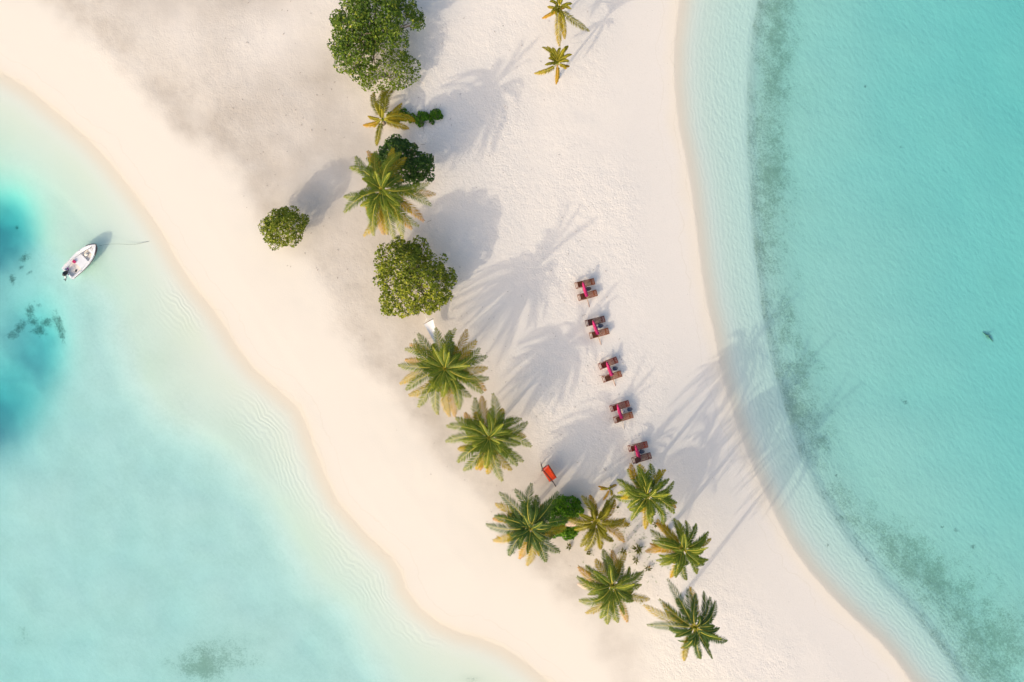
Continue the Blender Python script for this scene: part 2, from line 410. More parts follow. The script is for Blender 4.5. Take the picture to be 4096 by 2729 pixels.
def sand_material():
    m, nt, out = new_mat('coral_sand'); n = NT(nt)
    pos = n.pos()
    big = n.noise(pos, 0.35, 4, .6); mid = n.noise(pos, 1.6, 4, .65); fine = n.noise(pos, 9.0, 3, .7)
    dry = n.mix(mid, (.785, .708, .632, 1), (.845, .772, .700, 1))
    dampc = n.mix(mid, (.480, .418, .356, 1), (.555, .490, .424, 1))
    da = n.math('MULTIPLY', n.attr('damp'), n.mapr(big, .25, .75, .72, 1.1))
    da = n.math('ADD', da, n.math('MULTIPLY', n.math('SUBTRACT', mid, .5), .30), clamp=True)
    da = n.math('MULTIPLY', da, n.mapr(n.attr('damp'), 0.0, .15))
    c = n.mix(da, dry, dampc)
    c = n.mix(n.math('MULTIPLY', n.mapr(fine, .45, .8), .16), c, (.42, .37, .32, 1))
    # tiny dark bits of coral and leaf litter
    sp = n.voro(pos, 2.3); spm = n.mapr(sp, .04, .075, 1, 0)
    c = n.mix(n.math('MULTIPLY', spm, n.mapr(n.noise(pos, .9, 2), .52, .62, 0, .65)), c, (.19, .15, .13, 1))
    c = n.mix(n.math('MULTIPLY', n.mapr(n.attr('west'), -15.0, -9.0), n.math('SUBTRACT', 1.0, da, clamp=True)), c, (.745, .680, .600, 1))   # west beach colour darkened to offset the strong sun on its slope
    wet = n.attr('wet')
    c = n.mix(n.math('MULTIPLY', wet, .60), c, (.80, .69, .53, 1))
    # swash lines left by the last waves
    wl = n.math('MAXIMUM', n.attr('west'), n.attr('east'))
    sw = n.math('ADD', wl, n.math('MULTIPLY', n.noise(pos, .22, 4, .55), 3.2))
    sw = n.math('ABSOLUTE', n.math('SINE', n.math('MULTIPLY', sw, 2.1)))
    swm = n.math('MULTIPLY', n.mapr(sw, .0, .16, 1, 0), n.math('MULTIPLY', n.mapr(wl, -3.2, -1.4), n.mapr(wl, .2, 1.2, 1, 0)))
    c = n.mix(n.math('MULTIPLY', swm, .30), c, (.66, .575, .46, 1))
    # under water
    c = n.mix(n.mapr(n.math('MAXIMUM', n.attr('west'), n.attr('east')), .2, 2.2, 0, .85), c, (.80, .785, .72, 1))
    # the bed is mottled by noise, darker in patches and grains
    bed = n.math('ADD', n.math('MULTIPLY', n.noise(pos, 3.2, 5, .8), .6), n.math('MULTIPLY', big, .55))
    c = n.mix(n.math('MULTIPLY', n.mapr(bed, .42, .80, 0, .32), n.math('MAXIMUM', n.mapr(n.attr('west'), 2.0, 9.0), n.mapr(n.attr('east'), 6.0, 10.0))), c, (.50, .51, .42, 1))
    tint = n.attr('tint')
    c = n.mix(n.math('MULTIPLY', tint, .8), c, (.63, .69, .585, 1))
    c = n.mix(n.math('MULTIPLY', n.attr('silt'), .52), c, (.76, .765, .585, 1))
    c = n.mix(n.math('MULTIPLY', n.attr('pool_dim'), .62), c, (.40, .43, .42, 1))      # pool floors darkened in colour to hold down overbright light there
    g1 = n.noise(pos, 5.5, 4, .85); g2 = n.noise(pos, 0.7, 4, .7)
    gm = n.math('ADD', n.math('MULTIPLY', g1, .75), n.math('MULTIPLY', g2, .58))
    gr = n.attr('grass')
    thr = n.math('SUBTRACT', .90, n.math('MULTIPLY', gr, .31))
    gmask = n.mapr(n.math('SUBTRACT', gm, thr), -.06, .20)
    gmask = n.math('MULTIPLY', gmask, n.mapr(gr, .03, .5, 0.0, .56))
    c = n.mix(gmask, c, (.15, .19, .125, 1))
    c = n.mix(n.math('MULTIPLY', gr, .20, clamp=True), c, (.32, .38, .25, 1))
    co = n.mapr(n.math('ADD', n.attr('coral'), n.math('MULTIPLY', n.math('SUBTRACT', n.noise(pos, 2.4, 5, .8), .5), 2.6)), .20, 1.15, 0, .75)
    co = n.math('MULTIPLY', co, n.mapr(n.attr('coral'), .05, .25))
    c = n.mix(co, c, (.085, .115, .095, 1))
    bs = n.node('ShaderNodeBsdfPrincipled')
    n.put(bs.inputs['Base Color'], c)
    bs.inputs['Roughness'].default_value = .95
    bs.inputs['Specular IOR Level'].default_value = .15
    # relief: footprints and hummocks, fine grain, ripples of the shallows
    foot = n.math('ADD', n.noise(pos, 5.6, 2, .5, .5), n.math('MULTIPLY', n.noise(pos, 1.5, 3), 1.3))
    h = n.math('MULTIPLY', n.math('MULTIPLY', foot, n.attr('rough')), .033)
    h = n.math('ADD', h, n.math('MULTIPLY', fine, .008))
    wv = n.math('ADD', n.attr('west'), n.math('MULTIPLY', n.noise(pos, .45, 3, .5), 1.9))
    wv = n.math('SINE', n.math('MULTIPLY', wv, 13.5))
    h = n.math('ADD', h, n.math('MULTIPLY', n.math('MULTIPLY', wv, n.attr('ripple')), .0055))
    # wavelets lie along the eastern shore, then run south-east over the bed
    ev = n.math('ADD', n.attr('east'), n.math('MULTIPLY', n.noise(pos, 1.0, 3, .6), 1.0))
    ev = n.math('SINE', n.math('MULTIPLY', ev, 15.0))
    ef = n.math('MULTIPLY', n.mapr(n.attr('east'), .1, 2.0), n.mapr(n.attr('east'), 7.0, 9.0, 1, 0))
    h = n.math('ADD', h, n.math('MULTIPLY', n.math('MULTIPLY', ev, ef), .0032))
    vr = n.node('ShaderNodeVectorRotate', rotation_type='Z_AXIS'); n.put(vr.inputs['Vector'], pos); vr.inputs['Angle'].default_value = math.radians(52)
    mp = n.node('ShaderNodeMapping'); nt.links.new(vr.outputs[0], mp.inputs[0]); mp.inputs['Scale'].default_value = (.95, 1.75, 1)
    net = n.math('ADD', n.math('MULTIPLY', n.voro(mp.outputs[0], 1.2, 'F1'), .6), n.noise(mp.outputs[0], 2.4, 3, .65))
    nf = n.math('ADD', n.math('MULTIPLY', n.mapr(n.attr('east'), .8, 4), .028), n.math('MULTIPLY', n.mapr(n.attr('west'), 1.5, 8), .009))
    h = n.math('ADD', h, n.math('MULTIPLY', net, nf))
    bp = n.node('ShaderNodeBump'); bp.inputs['Strength'].default_value = 1.0; bp.inputs['Distance'].default_value = 1.0
    n.put(bp.inputs['Height'], h)
    nt.links.new(bp.outputs[0], bs.inputs['Normal'])
    nt.links.new(bs.outputs[0], out.inputs[0])
    return m

def make_water():
    m, nt, out = new_mat('lagoon_water'); n = NT(nt)
    pos = n.pos()
    vr = n.node('ShaderNodeVectorRotate', rotation_type='Z_AXIS'); n.put(vr.inputs['Vector'], pos); vr.inputs['Angle'].default_value = math.radians(52)
    mp = n.node('ShaderNodeMapping'); nt.links.new(vr.outputs[0], mp.inputs[0]); mp.inputs['Scale'].default_value = (.8, 2.0, 1)
    h = n.math('ADD', n.noise(mp.outputs[0], 1.6, 3, .6), n.math('MULTIPLY', n.noise(pos, .35, 2), .8))
    bp = n.node('ShaderNodeBump'); bp.inputs['Strength'].default_value = 1; bp.inputs['Distance'].default_value = .03
    n.put(bp.inputs['Height'], h)
    tr = n.node('ShaderNodeBsdfTransparent')
    gl = n.node('ShaderNodeBsdfGlossy'); gl.inputs['Roughness'].default_value = .12
    # Schlick's reflectance, alike from above and from below (no total reflection to shut the light in)
    nt.links.new(bp.outputs[0], gl.inputs['Normal'])
    geo = n.node('ShaderNodeNewGeometry')
    vd = n.node('ShaderNodeVectorMath', operation='DOT_PRODUCT')
    nt.links.new(geo.outputs['Incoming'], vd.inputs[0]); nt.links.new(geo.outputs['Normal'], vd.inputs[1])
    cs = n.math('SUBTRACT', 1.0, n.math('ABSOLUTE', vd.outputs['Value']), clamp=True)
    fac = n.math('ADD', .02, n.math('MULTIPLY', n.math('POWER', cs, 5.0), .98))
    mx = n.node('ShaderNodeMixShader')
    nt.links.new(fac, mx.inputs[0]); nt.links.new(tr.outputs[0], mx.inputs[1]); nt.links.new(gl.outputs[0], mx.inputs[2])
    nt.links.new(mx.outputs[0], out.inputs['Surface'])
    va = n.node('ShaderNodeVolumeAbsorption')
    va.inputs['Color'].default_value = (0, .828, .890, 1); va.inputs['Density'].default_value = .30
    nt.links.new(va.outputs[0], out.inputs['Volume'])
    b = MB(); L = 590; z0 = -14
    for z in (z0, 0.0):
        for sx, sy in ((-1, -1), (1, -1), (1, 1), (-1, 1)): b.vert((sx * L, sy * L, z))
    b.face(3, 2, 1, 0); b.face(4, 5, 6, 7)
    for i in range(4): b.face(i, (i + 1) % 4, (i + 1) % 4 + 4, i + 4)
    o = b.build('water', m); tag(o, kind='structure')
    return o

# ------------------------------------------------------------------ palms
def frond_mesh(p0, p1, p2, n, lmax, base, seed, warm=0.0, skip=0.14, wid=.056, lax=.35):
    """leaflets along a curved midrib; tone rises to the tip"""
    rnd = random.Random(seed)
    lf = MB(); rib = MB()
    pt = lambda t: p0 * (1 - t) ** 2 + p1 * 2 * t * (1 - t) + p2 * t * t
    K = 9
    pts = [pt(i / K) - base for i in range(K + 1)]
    rib.tube(pts, [.05 * (1 - .85 * i / K) for i in range(K + 1)], 4)
    for i in range(n):
        t = skip + (1 - skip) * (i + .5) / n
        for sd in (-1, 1):
            tt = min(1, t + rnd.uniform(-.006, .006))
            c = pt(tt); T = (pt(min(1, tt + .01)) - pt(tt - .01)).normalized()
            Bv = T.cross(Vector((0, 0, 1)))
            if Bv.length < 1e-3: Bv = Vector((1, 0, 0))
            Bv.normalize(); N = Bv.cross(T)
            u = (t - skip) / (1 - skip)
            ln = lmax * (0.42 + 0.58 * math.sin(PI * min(1, .16 + .72 * u))) * (1 - .55 * max(0, u - .75) / .25) * rnd.uniform(.85, 1.1)
            fw = .45 + .75 * u + rnd.uniform(-.12, .12)
            d = (T * fw + Bv * sd * 1.0 + N * rnd.uniform(.05, .30)).normalized()
            q1 = c + d * ln * .5; q2 = c + d * ln + Vector((0, 0, -1)) * ln * lax * rnd.uniform(.6, 1.3)
            w = d.cross(Vector((0, 0, 1))); w = (w.normalized() * .75 + T * .35 * (1 if w.dot(T) > 0 else -1)) * wid * .5
            tone = .16 + .44 * u ** 1.8 + warm + rnd.uniform(-.2, .26)
            tone = max(0, min(1, tone))
            a = [lf.vert(v - base, tone) for v in (c - w * .6, c + w * .6)]
            b = [lf.vert(v - base, tone) for v in (q1 - w + N * .004, q1 + w + N * .004)]
            e = lf.vert(q2 - base, min(1, tone + .1))
            lf.face(a[0], a[1], b[1], b[0]); lf.face(b[0], b[1], e)
    return lf, rib

STYLE = {'g': (M_PALM, M_RIB, 0.0), 'l': (M_PALML, M_RIB, 0.0), 'd': (M_PALMD, M_RIB, 0.0), 'y': (M_PALMY, M_RIB, -.05), 'o': (M_PALMO, M_RIBO, 0.05), 'w': (M_PALMW, M_RIBO, 0)}
def palm(cr, heart, h, tips, label, group='coconut palms on the sand spit', foot=None, green='g', lmax=.68, ups=5, trunk=.16, seed=1, upl=3.4, n=40):
    rnd = random.Random(seed)
    hx, hy = cr(*heart)
    g0 = gz(hx, hy)
    top = P(hx, hy, g0 + h)
    if foot is None:
        fx, fy = top.x + rnd.uniform(-.25, .25), top.y + rnd.uniform(-.25, .25)
    else:
        q = P(*cr(*foot), GZ); fx, fy = q.x, q.y
    base = Vector((fx, fy, ground_at(fx, fy) - .05))
    t = thing('palm_tree', label, 'palm tree', base, 0, group)
    b = MB(); pts = []; rad = []
    mid = base.lerp(top, .5) + Vector((rnd.uniform(-.15, .15), rnd.uniform(-.15, .15), 0)) + (Vector((top.x - fx, top.y - fy, 0)) * -.12)
    K = max(6, int(h * 4))
    for i in range(K + 1):
        u = i / K
        p = base * (1 - u) ** 2 + mid * 2 * u * (1 - u) + (top - Vector((0, 0, .2))) * u * u
        pts.append(p - base); rad.append(trunk * (1.45 - .55 * u if u > .08 else 1.9 - 5 * u) * (1.0 if i % 2 else .93))
    b.tube(pts, rad, 9); b.build('trunk', M_TRUNK, t, True)
    k = MB()                                                        # the fibrous heart the fronds spring from
    k.lathe([(.05, -.25), (trunk * 1.2, -.1), (trunk * .8, .2), (.03, .5)], 8, top - base); k.build('heart', M_PALM, t, True)
    def add(tip, sty, j, px=None):
        tx, ty = px or cr(*tip)
        r0 = math.hypot(tx - hx, ty - hy) / S
        L = max(r0 * 1.10, rnd.uniform(3.2, 4.0) if h > 3 else 1.5)
        if sty in 'ow':   zt, k = -rnd.uniform(1.7, 2.4), .05
        elif sty == 'y':  zt, k = -rnd.uniform(.9, 1.5), .5
        elif r0 < .62 * L and h > 2: zt, k = rnd.uniform(1.6, 2.4), 2.2
        else:             zt, k = rnd.uniform(-1.7, -.1), rnd.uniform(.9, 1.5)
        sc = min(1, r0 / 3.2) if h > 2 else min(1, r0 / 3.5)
        zt = max(zt * sc, -h + .3); k = k * sc
        p2 = P(tx, ty, g0 + h + zt)
        d = p2 - top; side = Vector((-d.y, d.x, 0)) * rnd.uniform(-.27, .27)
        p1 = top + Vector((d.x, d.y, 0)) * .48 + side + Vector((0, 0, k + .25 * max(zt, 0)))
        p0 = top + Vector((d.x, d.y, 0)).normalized() * trunk * .8
        if sty in 'owy' and h > 3: p0.z -= .35; p1.z -= .35          # old fronds spring from lower down
        m, rm, wm = STYLE[green if sty == 'g' else sty]
        lf, rb = frond_mesh(p0, p1, p2, n, lmax * max(.45, min(1.05, r0 / 3.4)) , base, seed * 100 + j, wm + rnd.uniform(-.08, .1), lax=.25 if sty == 'g' else .5)
        f = lf.build('frond', m, t); rb.build('midrib', rm, f)
        if sty == 'o': f['label'] = 'dried orange frond'
        if sty == 'w': f['label'] = 'bleached dry frond'
        if sty == 'y': f['label'] = 'yellowing frond'
    for j, (x, y, sty) in enumerate(tips): add((x, y), sty, j)
    a0 = rnd.uniform(0, 6)
    if h > 3.5 and trunk > .12 and foot is None:                                     # more fronds between the ones traced above
        for j in range(9):
            a = a0 + j * 2 * PI / 9 + rnd.uniform(-.4, .4); r = rnd.uniform(1.9, 3.2)
            add_r = (hx + math.cos(a) * r * S, hy - math.sin(a) * r * S)
            add(None, 'g', 40 + j, add_r)
    if h > 4:                                                       # older fronds hanging below the rest
        for j in range(11):
            a = a0 + .3 + j * 2 * PI / 11 + rnd.uniform(-.25, .25); r = rnd.uniform(1.9, 2.7); dz = rnd.uniform(2.3, 3.2)
            dv = Vector((math.cos(a), math.sin(a), 0)); sty = 'ggyggggygog'[j]
            m, rm, wm = STYLE[green if sty == 'g' else sty]
            lf, rb = frond_mesh(top + dv * trunk * .8, top + dv * r * .75 + Vector((0, 0, .35)), top + dv * r - Vector((0, 0, dz)), n, lmax, base, seed * 100 + 80 + j, wm, lax=.5)
            f = lf.build('frond', m, t); rb.build('midrib', rm, f)
            if sty == 'o': f['label'] = 'dried orange frond'
            if sty == 'y': f['label'] = 'yellowing frond'
    for j in range(ups):                                            # young fronds standing up in the middle
        a = a0 + j * 2 * PI / ups + rnd.uniform(-.3, .3); r = rnd.uniform(.9, 1.9) * upl / 3.2
        p2 = top + Vector((math.cos(a) * r, math.sin(a) * r, upl * rnd.uniform(.75, 1.0)))
        p1 = top + Vector((math.cos(a) * r * .15, math.sin(a) * r * .15, upl * .62))
        m, rm, wm = STYLE[green]
        lf, rb = frond_mesh(top.copy(), p1, p2, n, lmax * .55, base, seed * 100 + 60 + j, wm + .04, skip=.25, lax=.2)
        f = lf.build('frond', m, t); rb.build('midrib', rm, f)
    return t

def T(s):
    """'x y s, x y s' -> tips"""
    o = []
    for w in s.split(','):
        x, y, k = w.split(); o.append((float(x), float(y), k))
    return o

c1 = crop(1550, 1280, 2.34); c2 = crop(1900, 1820, 2.478); c3 = crop(2250, 2100, 2.613); c4 = crop(1000, 500, 2.769)
c5 = crop(1350, 300, 4.612); c6 = crop(2050, 0, 4.127); c7 = crop(2250, 1080, 4.9); c8 = crop(2350, 1380, 3.136); c9 = crop(1250, 0, 3.92)
cb = crop(200, 900, 6.27); ch = crop(1400, 900, 3.484)

def make_palms():
    palm(c1, (545, 455), 5.2, T('100 425 g,165 275 g,250 180 g,285 130 g,450 75 g,585 100 g,640 85 g,740 90 o,830 195 y,860 265 g,930 340 g,935 450 y,945 545 g,920 660 o,890 685 g,780 720 g,670 835 g,628 905 o,580 900 y,470 885 g,290 815 g,200 705 y,175 655 g,120 600 y,165 375 o,210 230 o,500 290 g,760 500 g,420 640 g'),
         'large full green coconut palm right at the foot of the white hammock', seed=11, ups=8, upl=4.4)
    palm(c1, (955, 1095), 4.9, T('820 730 g,885 715 o,985 690 g,640 920 g,725 870 o,555 995 g,545 1140 g,660 1210 y,655 1330 g,715 1410 g,830 1400 y,865 1405 o,935 1440 y,1075 1510 g,1160 1405 y,1215 1365 g,1270 1325 g,1345 1185 g,1290 1095 y,1310 960 g,1255 930 g,1040 980 g,800 1180 g,1060 1240 g,690 1000 g'),
         'large green coconut palm between the hammock palm and the orange swing bed', seed=12, ups=6)
    palm(c2, (550, 715), 5.2, T('240 375 g,205 490 y,395 345 g,560 285 g,600 450 g,820 370 g,765 440 g,930 640 g,900 715 y,110 690 g,195 610 g,185 850 y,340 1000 g,440 1030 o,515 1095 y,700 1060 g,635 1000 y,840 965 g,700 830 g,180 640 o,450 860 g,330 560 g'),
         'dark green coconut palm overlapping the bright green bush below the orange swing bed', seed=13, green='d', ups=5)
    palm(c4, (1465, 725), 6.6, T('1170 350 g,1105 470 g,1300 290 o,1390 290 g,1580 260 y,1670 310 g,1720 360 y,1980 645 g,2050 765 o,2005 890 g,1870 1120 g,1920 1060 o,1790 1150 o,1690 1260 g,1600 1265 g,1520 1210 y,1480 1210 o,1370 1225 g,1260 1225 y,1045 965 g,1040 790 g,1610 1075 g,1500 650 g,1360 980 g,1300 620 g'),
         'tall wide coconut palm growing against the dark green tree', seed=14, ups=5, lmax=.66, upl=3.4)
    palm(c2, (1710, 400), 6.6, T('1545 90 o,1610 110 g,1720 150 g,1890 150 y,1970 265 g,2000 480 g,1975 580 g,1990 525 o,1870 690 g,1690 735 y,1550 650 g,1530 540 g,1415 380 g,1450 435 y,1470 285 g,1755 250 g,1640 520 g'),
         'coconut palm touching the lowest pair of red loungers with one orange frond', seed=15, lmax=.58, ups=5)
    palm(c2, (2060, 930), 6.8, T('1800 680 o,2010 655 g,2070 770 g,2140 870 g,2290 800 g,2340 835 y,2310 1040 g,2270 1090 g,2200 1180 g,1940 1220 y,1835 1090 g,1695 960 o,1755 850 g,1890 1000 g,2020 1110 g,1890 780 g'),
         'light green coconut palm closest to the right hand waterline', seed=16, lmax=.58, ups=5)
    palm(c3, (525, 635), 6.3, T('460 320 g,520 270 o,670 300 y,165 440 o,155 545 g,160 620 w,175 790 g,245 925 y,400 980 g,470 1040 g,580 1020 g,680 1015 o,740 800 g,910 780 y,850 480 g,625 570 g,340 480 g,560 800 g,320 690 g'),
         'green coconut palm with pointed orange fronds beside the leaning dark palm', seed=17, lmax=.62, ups=4)
    palm(c3, (1385, 1075), 8.2, T('1100 570 g,1310 670 g,1395 720 g,1600 800 g,1545 760 g,1010 780 g,850 840 y,890 1050 g,1120 1100 g,1180 1170 g,1240 1290 g,1275 1420 y,1445 1400 g,1520 1290 g,1640 1205 y,1720 1215 g,1640 1080 g,1590 1060 g,1430 950 g,1370 1270 g'),
         'dark ragged leaning coconut palm at the lower end of the grove', seed=18, green='d', foot=(1215, 800), lmax=.60, ups=4)
    palm(c2, (1200, 660), 3.6, T('1140 400 o,1340 500 g,1035 590 g,900 700 w,1050 910 g,1300 810 g,1480 865 o,1530 690 y,1250 560 g,1390 450 o,1100 820 g,1170 560 g'),
         'yellow green young palm with a bleached pink frond right of the bright bush', seed=19, lmax=.66, ups=3, upl=1.8, green='l')
    palm(c2, (1335, 335), .9, T('1220 310 o,1270 450 o,1350 405 y,1405 300 o,1240 345 y'),
         'small low palm with four short orange and yellow fronds', seed=20, lmax=.42, ups=1, upl=.6, trunk=.06, n=22)
    palm(c5, (830, 825), 1.7, T('670 320 g,800 215 g,1060 220 g,1180 520 y,1430 850 y,1310 985 y,470 920 o,560 760 y,720 1300 g,670 960 y,1230 800 y,900 300 g,1150 900 y,700 500 y'),
         'bright yellow palm with long loose fronds beside the creeping shrubs', seed=21, lmax=.62, ups=1, upl=1.2, trunk=.12, green='l')
    for hx, hy, sd, lab, tips in ((745, 1040, 22, 'scruffy thin palm held by guy ropes, the lower of two on open sand', '490 780 g,660 790 g,790 790 g,915 760 g,975 900 g,930 1010 g,365 1210 y,720 1390 o,940 1090 o,885 1135 y,540 1070 g,620 900 g,600 960 g,850 900 g'),
                                 (770, 130, 23, 'scruffy thin palm with a long hanging frond, cut by the top edge', '580 110 y,620 20 g,490 300 o,1270 510 g,860 640 y,775 760 y,890 60 o,980 60 g,860 350 g,700 -150 g,850 -150 g,640 220 g,800 260 g,720 250 g')):
        t = palm(c6, (hx, hy), 3.6, T(tips), lab, seed=sd, lmax=.50, ups=4, upl=2.2, trunk=.10, green='l', group='scruffy palms held by guy ropes')
        for (sx, sy) in ((hx + 130, hy + 205), (hx - 190, hy - 240)) if hy > 500 else ((hx + 30, hy + 480), (hx + 200, hy + 250)):
            q = P(*c6(sx, sy), GZ); b = MB()
            b.tube([Vector((0, 0, 2.2)), Vector((q.x, q.y, GZ)) - t.location], .014, 4)
            b.build('guy_rope', M_ROPE, t)

# ------------------------------------------------------------------ broad leaved trees and shrubs
def leaf(mb, c, nrm, size, tone, rnd, wide=.62):
    u = nrm.orthogonal().normalized(); a = rnd.uniform(0, 2 * PI)
    v = nrm.cross(u)
    d = u * math.cos(a) + v * math.sin(a); s = nrm.cross(d)
    b0 = mb.vert(c - d * size * .5, tone); b1 = mb.vert(c + d * size * .5 - nrm * size * .12, tone)
    l = mb.vert(c + s * size * wide * .5 + nrm * size * .10, tone); r = mb.vert(c - s * size * wide * .5 + nrm * size * .10, tone)
    mb.face(b0, r, b1, l)

def tree(cr, outline, h, mat, label, cat='tree', name='leafy_tree', group=None, foot=None, clumps=60, per=110, size=.30, seed=1, bark=None, low=.35, dome=.55, crad=.75, spread=1.0, limbs=14, thin=0.0, tr=.16, hole=None):
    """outline: the crown seen from above, in crop pixels; h: height of its top"""
    rnd = random.Random(seed)
    pts = [cr(x, y) for x, y in outline]
    cx = sum(p[0] for p in pts) / len(pts); cy = sum(p[1] for p in pts) / len(pts)
    g0 = gz(cx, cy)
    poly = [P(x, y, g0 + h * .7) for x, y in pts]
    cen = P(cx, cy, g0 + h * .7)
    base = Vector((cen.x, cen.y, g0 - .05))
    if foot is not None:
        q = P(*cr(*foot), GZ); base = Vector((q.x, q.y, ground_at(q.x, q.y) - .05))
    t = thing(name, label, cat, base, 0, group)
    def inside(p):
        s = False; j = len(poly) - 1
        for i in range(len(poly)):
            a, b = poly[i], poly[j]
            if (a.y > p.y) != (b.y > p.y) and p.x < (b.x - a.x) * (p.y - a.y) / (b.y - a.y) + a.x: s = not s
            j = i
        return s
    def edge(p):
        m = 1e9
        for i in range(len(poly)):
            a, b = poly[i - 1], poly[i]; d = Vector((b.x - a.x, b.y - a.y)); q = Vector((p.x - a.x, p.y - a.y))
            u = max(0, min(1, q.dot(d) / max(d.length_squared, 1e-9))); m = min(m, (q - d * u).length)
        return m
    xs = [p.x for p in poly]; ys = [p.y for p in poly]
    R = max(max(xs) - min(xs), max(ys) - min(ys)) / 2
    cl = []; tries = 0
    while len(cl) < clumps and tries < 8000:
        tries += 1
        p = Vector((rnd.uniform(min(xs), max(xs)), rnd.uniform(min(ys), max(ys)), 0))
        if not inside(p): continue
        e = edge(p)
        if e < crad * .5 and rnd.random() < .55: continue
        f = min(1, e / (R * .8)); topz = h * (1 - dome * (1 - f) ** 1.7)
        lo = h * low
        zz = topz - crad * .5 - (rnd.random() ** 2.0) * max(0, topz - lo - crad * .4) * (1 if e < R * .5 else .45)
        p.z = g0 + max(zz, crad * .3)
        if any((p - q).length < crad * .62 for q, _ in cl): continue
        cl.append((p, crad * rnd.uniform(.7, 1.2)))
    b = MB()
    for p, r in cl:
        out = Vector((p.x - cen.x, p.y - cen.y, (p.z - g0 - h * .45) * 1.4))
        out = out.normalized() if out.length > .1 else Vector((0, 0, 1))
        ct = rnd.uniform(-.10, .12)
        for k in range(int(per * (r / crad) ** 2)):
            d = Vector((rnd.gauss(0, 1), rnd.gauss(0, 1), rnd.gauss(0, 1))).normalized()
            if d.dot(out) < -.25 and rnd.random() < .7: d = -d
            q = p + Vector((d.x, d.y, d.z * .8)) * r * rnd.uniform(.55, 1.02) ** .7
            if q.z < g0 + .08: q.z = g0 + .08 + rnd.random() * .1
            nrm = (d * .6 + Vector((rnd.gauss(0, .5), rnd.gauss(0, .5), .75 + rnd.gauss(0, .3)))).normalized()
            tone = min(1, max(0, .42 + ct + rnd.gauss(0, .17) + (.3 if rnd.random() < .07 else 0)))
            leaf(b, q - base, nrm, size * rnd.uniform(.65, 1.25), tone, rnd)
    tb = MB()
    fork = Vector((0, 0, h * .32)); 
    if tr > 0:
        tb.tube([Vector((0, 0, 0)), Vector((.05, .04, h * .16)), fork], [tr * 1.5, tr * 1.1, tr], 8)
        for i in range(min(limbs, len(cl))):
            p = cl[i * len(cl) // max(1, min(limbs, len(cl)))][0] - base
            m = fork.lerp(p, .5) + Vector((rnd.uniform(-.3, .3), rnd.uniform(-.3, .3), .25))
            tb.tube([fork - Vector((0, 0, .1)), m, p], [tr * .6, tr * .35, tr * .12], 5)
            for k in range(3):
                e = p + Vector((rnd.gauss(0, .4), rnd.gauss(0, .4), rnd.gauss(0, .25)))
                tb.tube([m.lerp(p, .6), e], [tr * .18, .012], 4)
        tb.build('trunk', bark or M_BARK, t, True)
    b.build('crown', mat, t)
    return t

def ell(cx, cy, rx, ry, n=18, wob=.06, seed=0):
    r = random.Random(seed)
    return [(cx + rx * math.cos(a) * (1 + r.uniform(-wob, wob)), cy + ry * math.sin(a) * (1 + r.uniform(-wob, wob))) for a in [2 * PI * i / n for i in range(n)]]

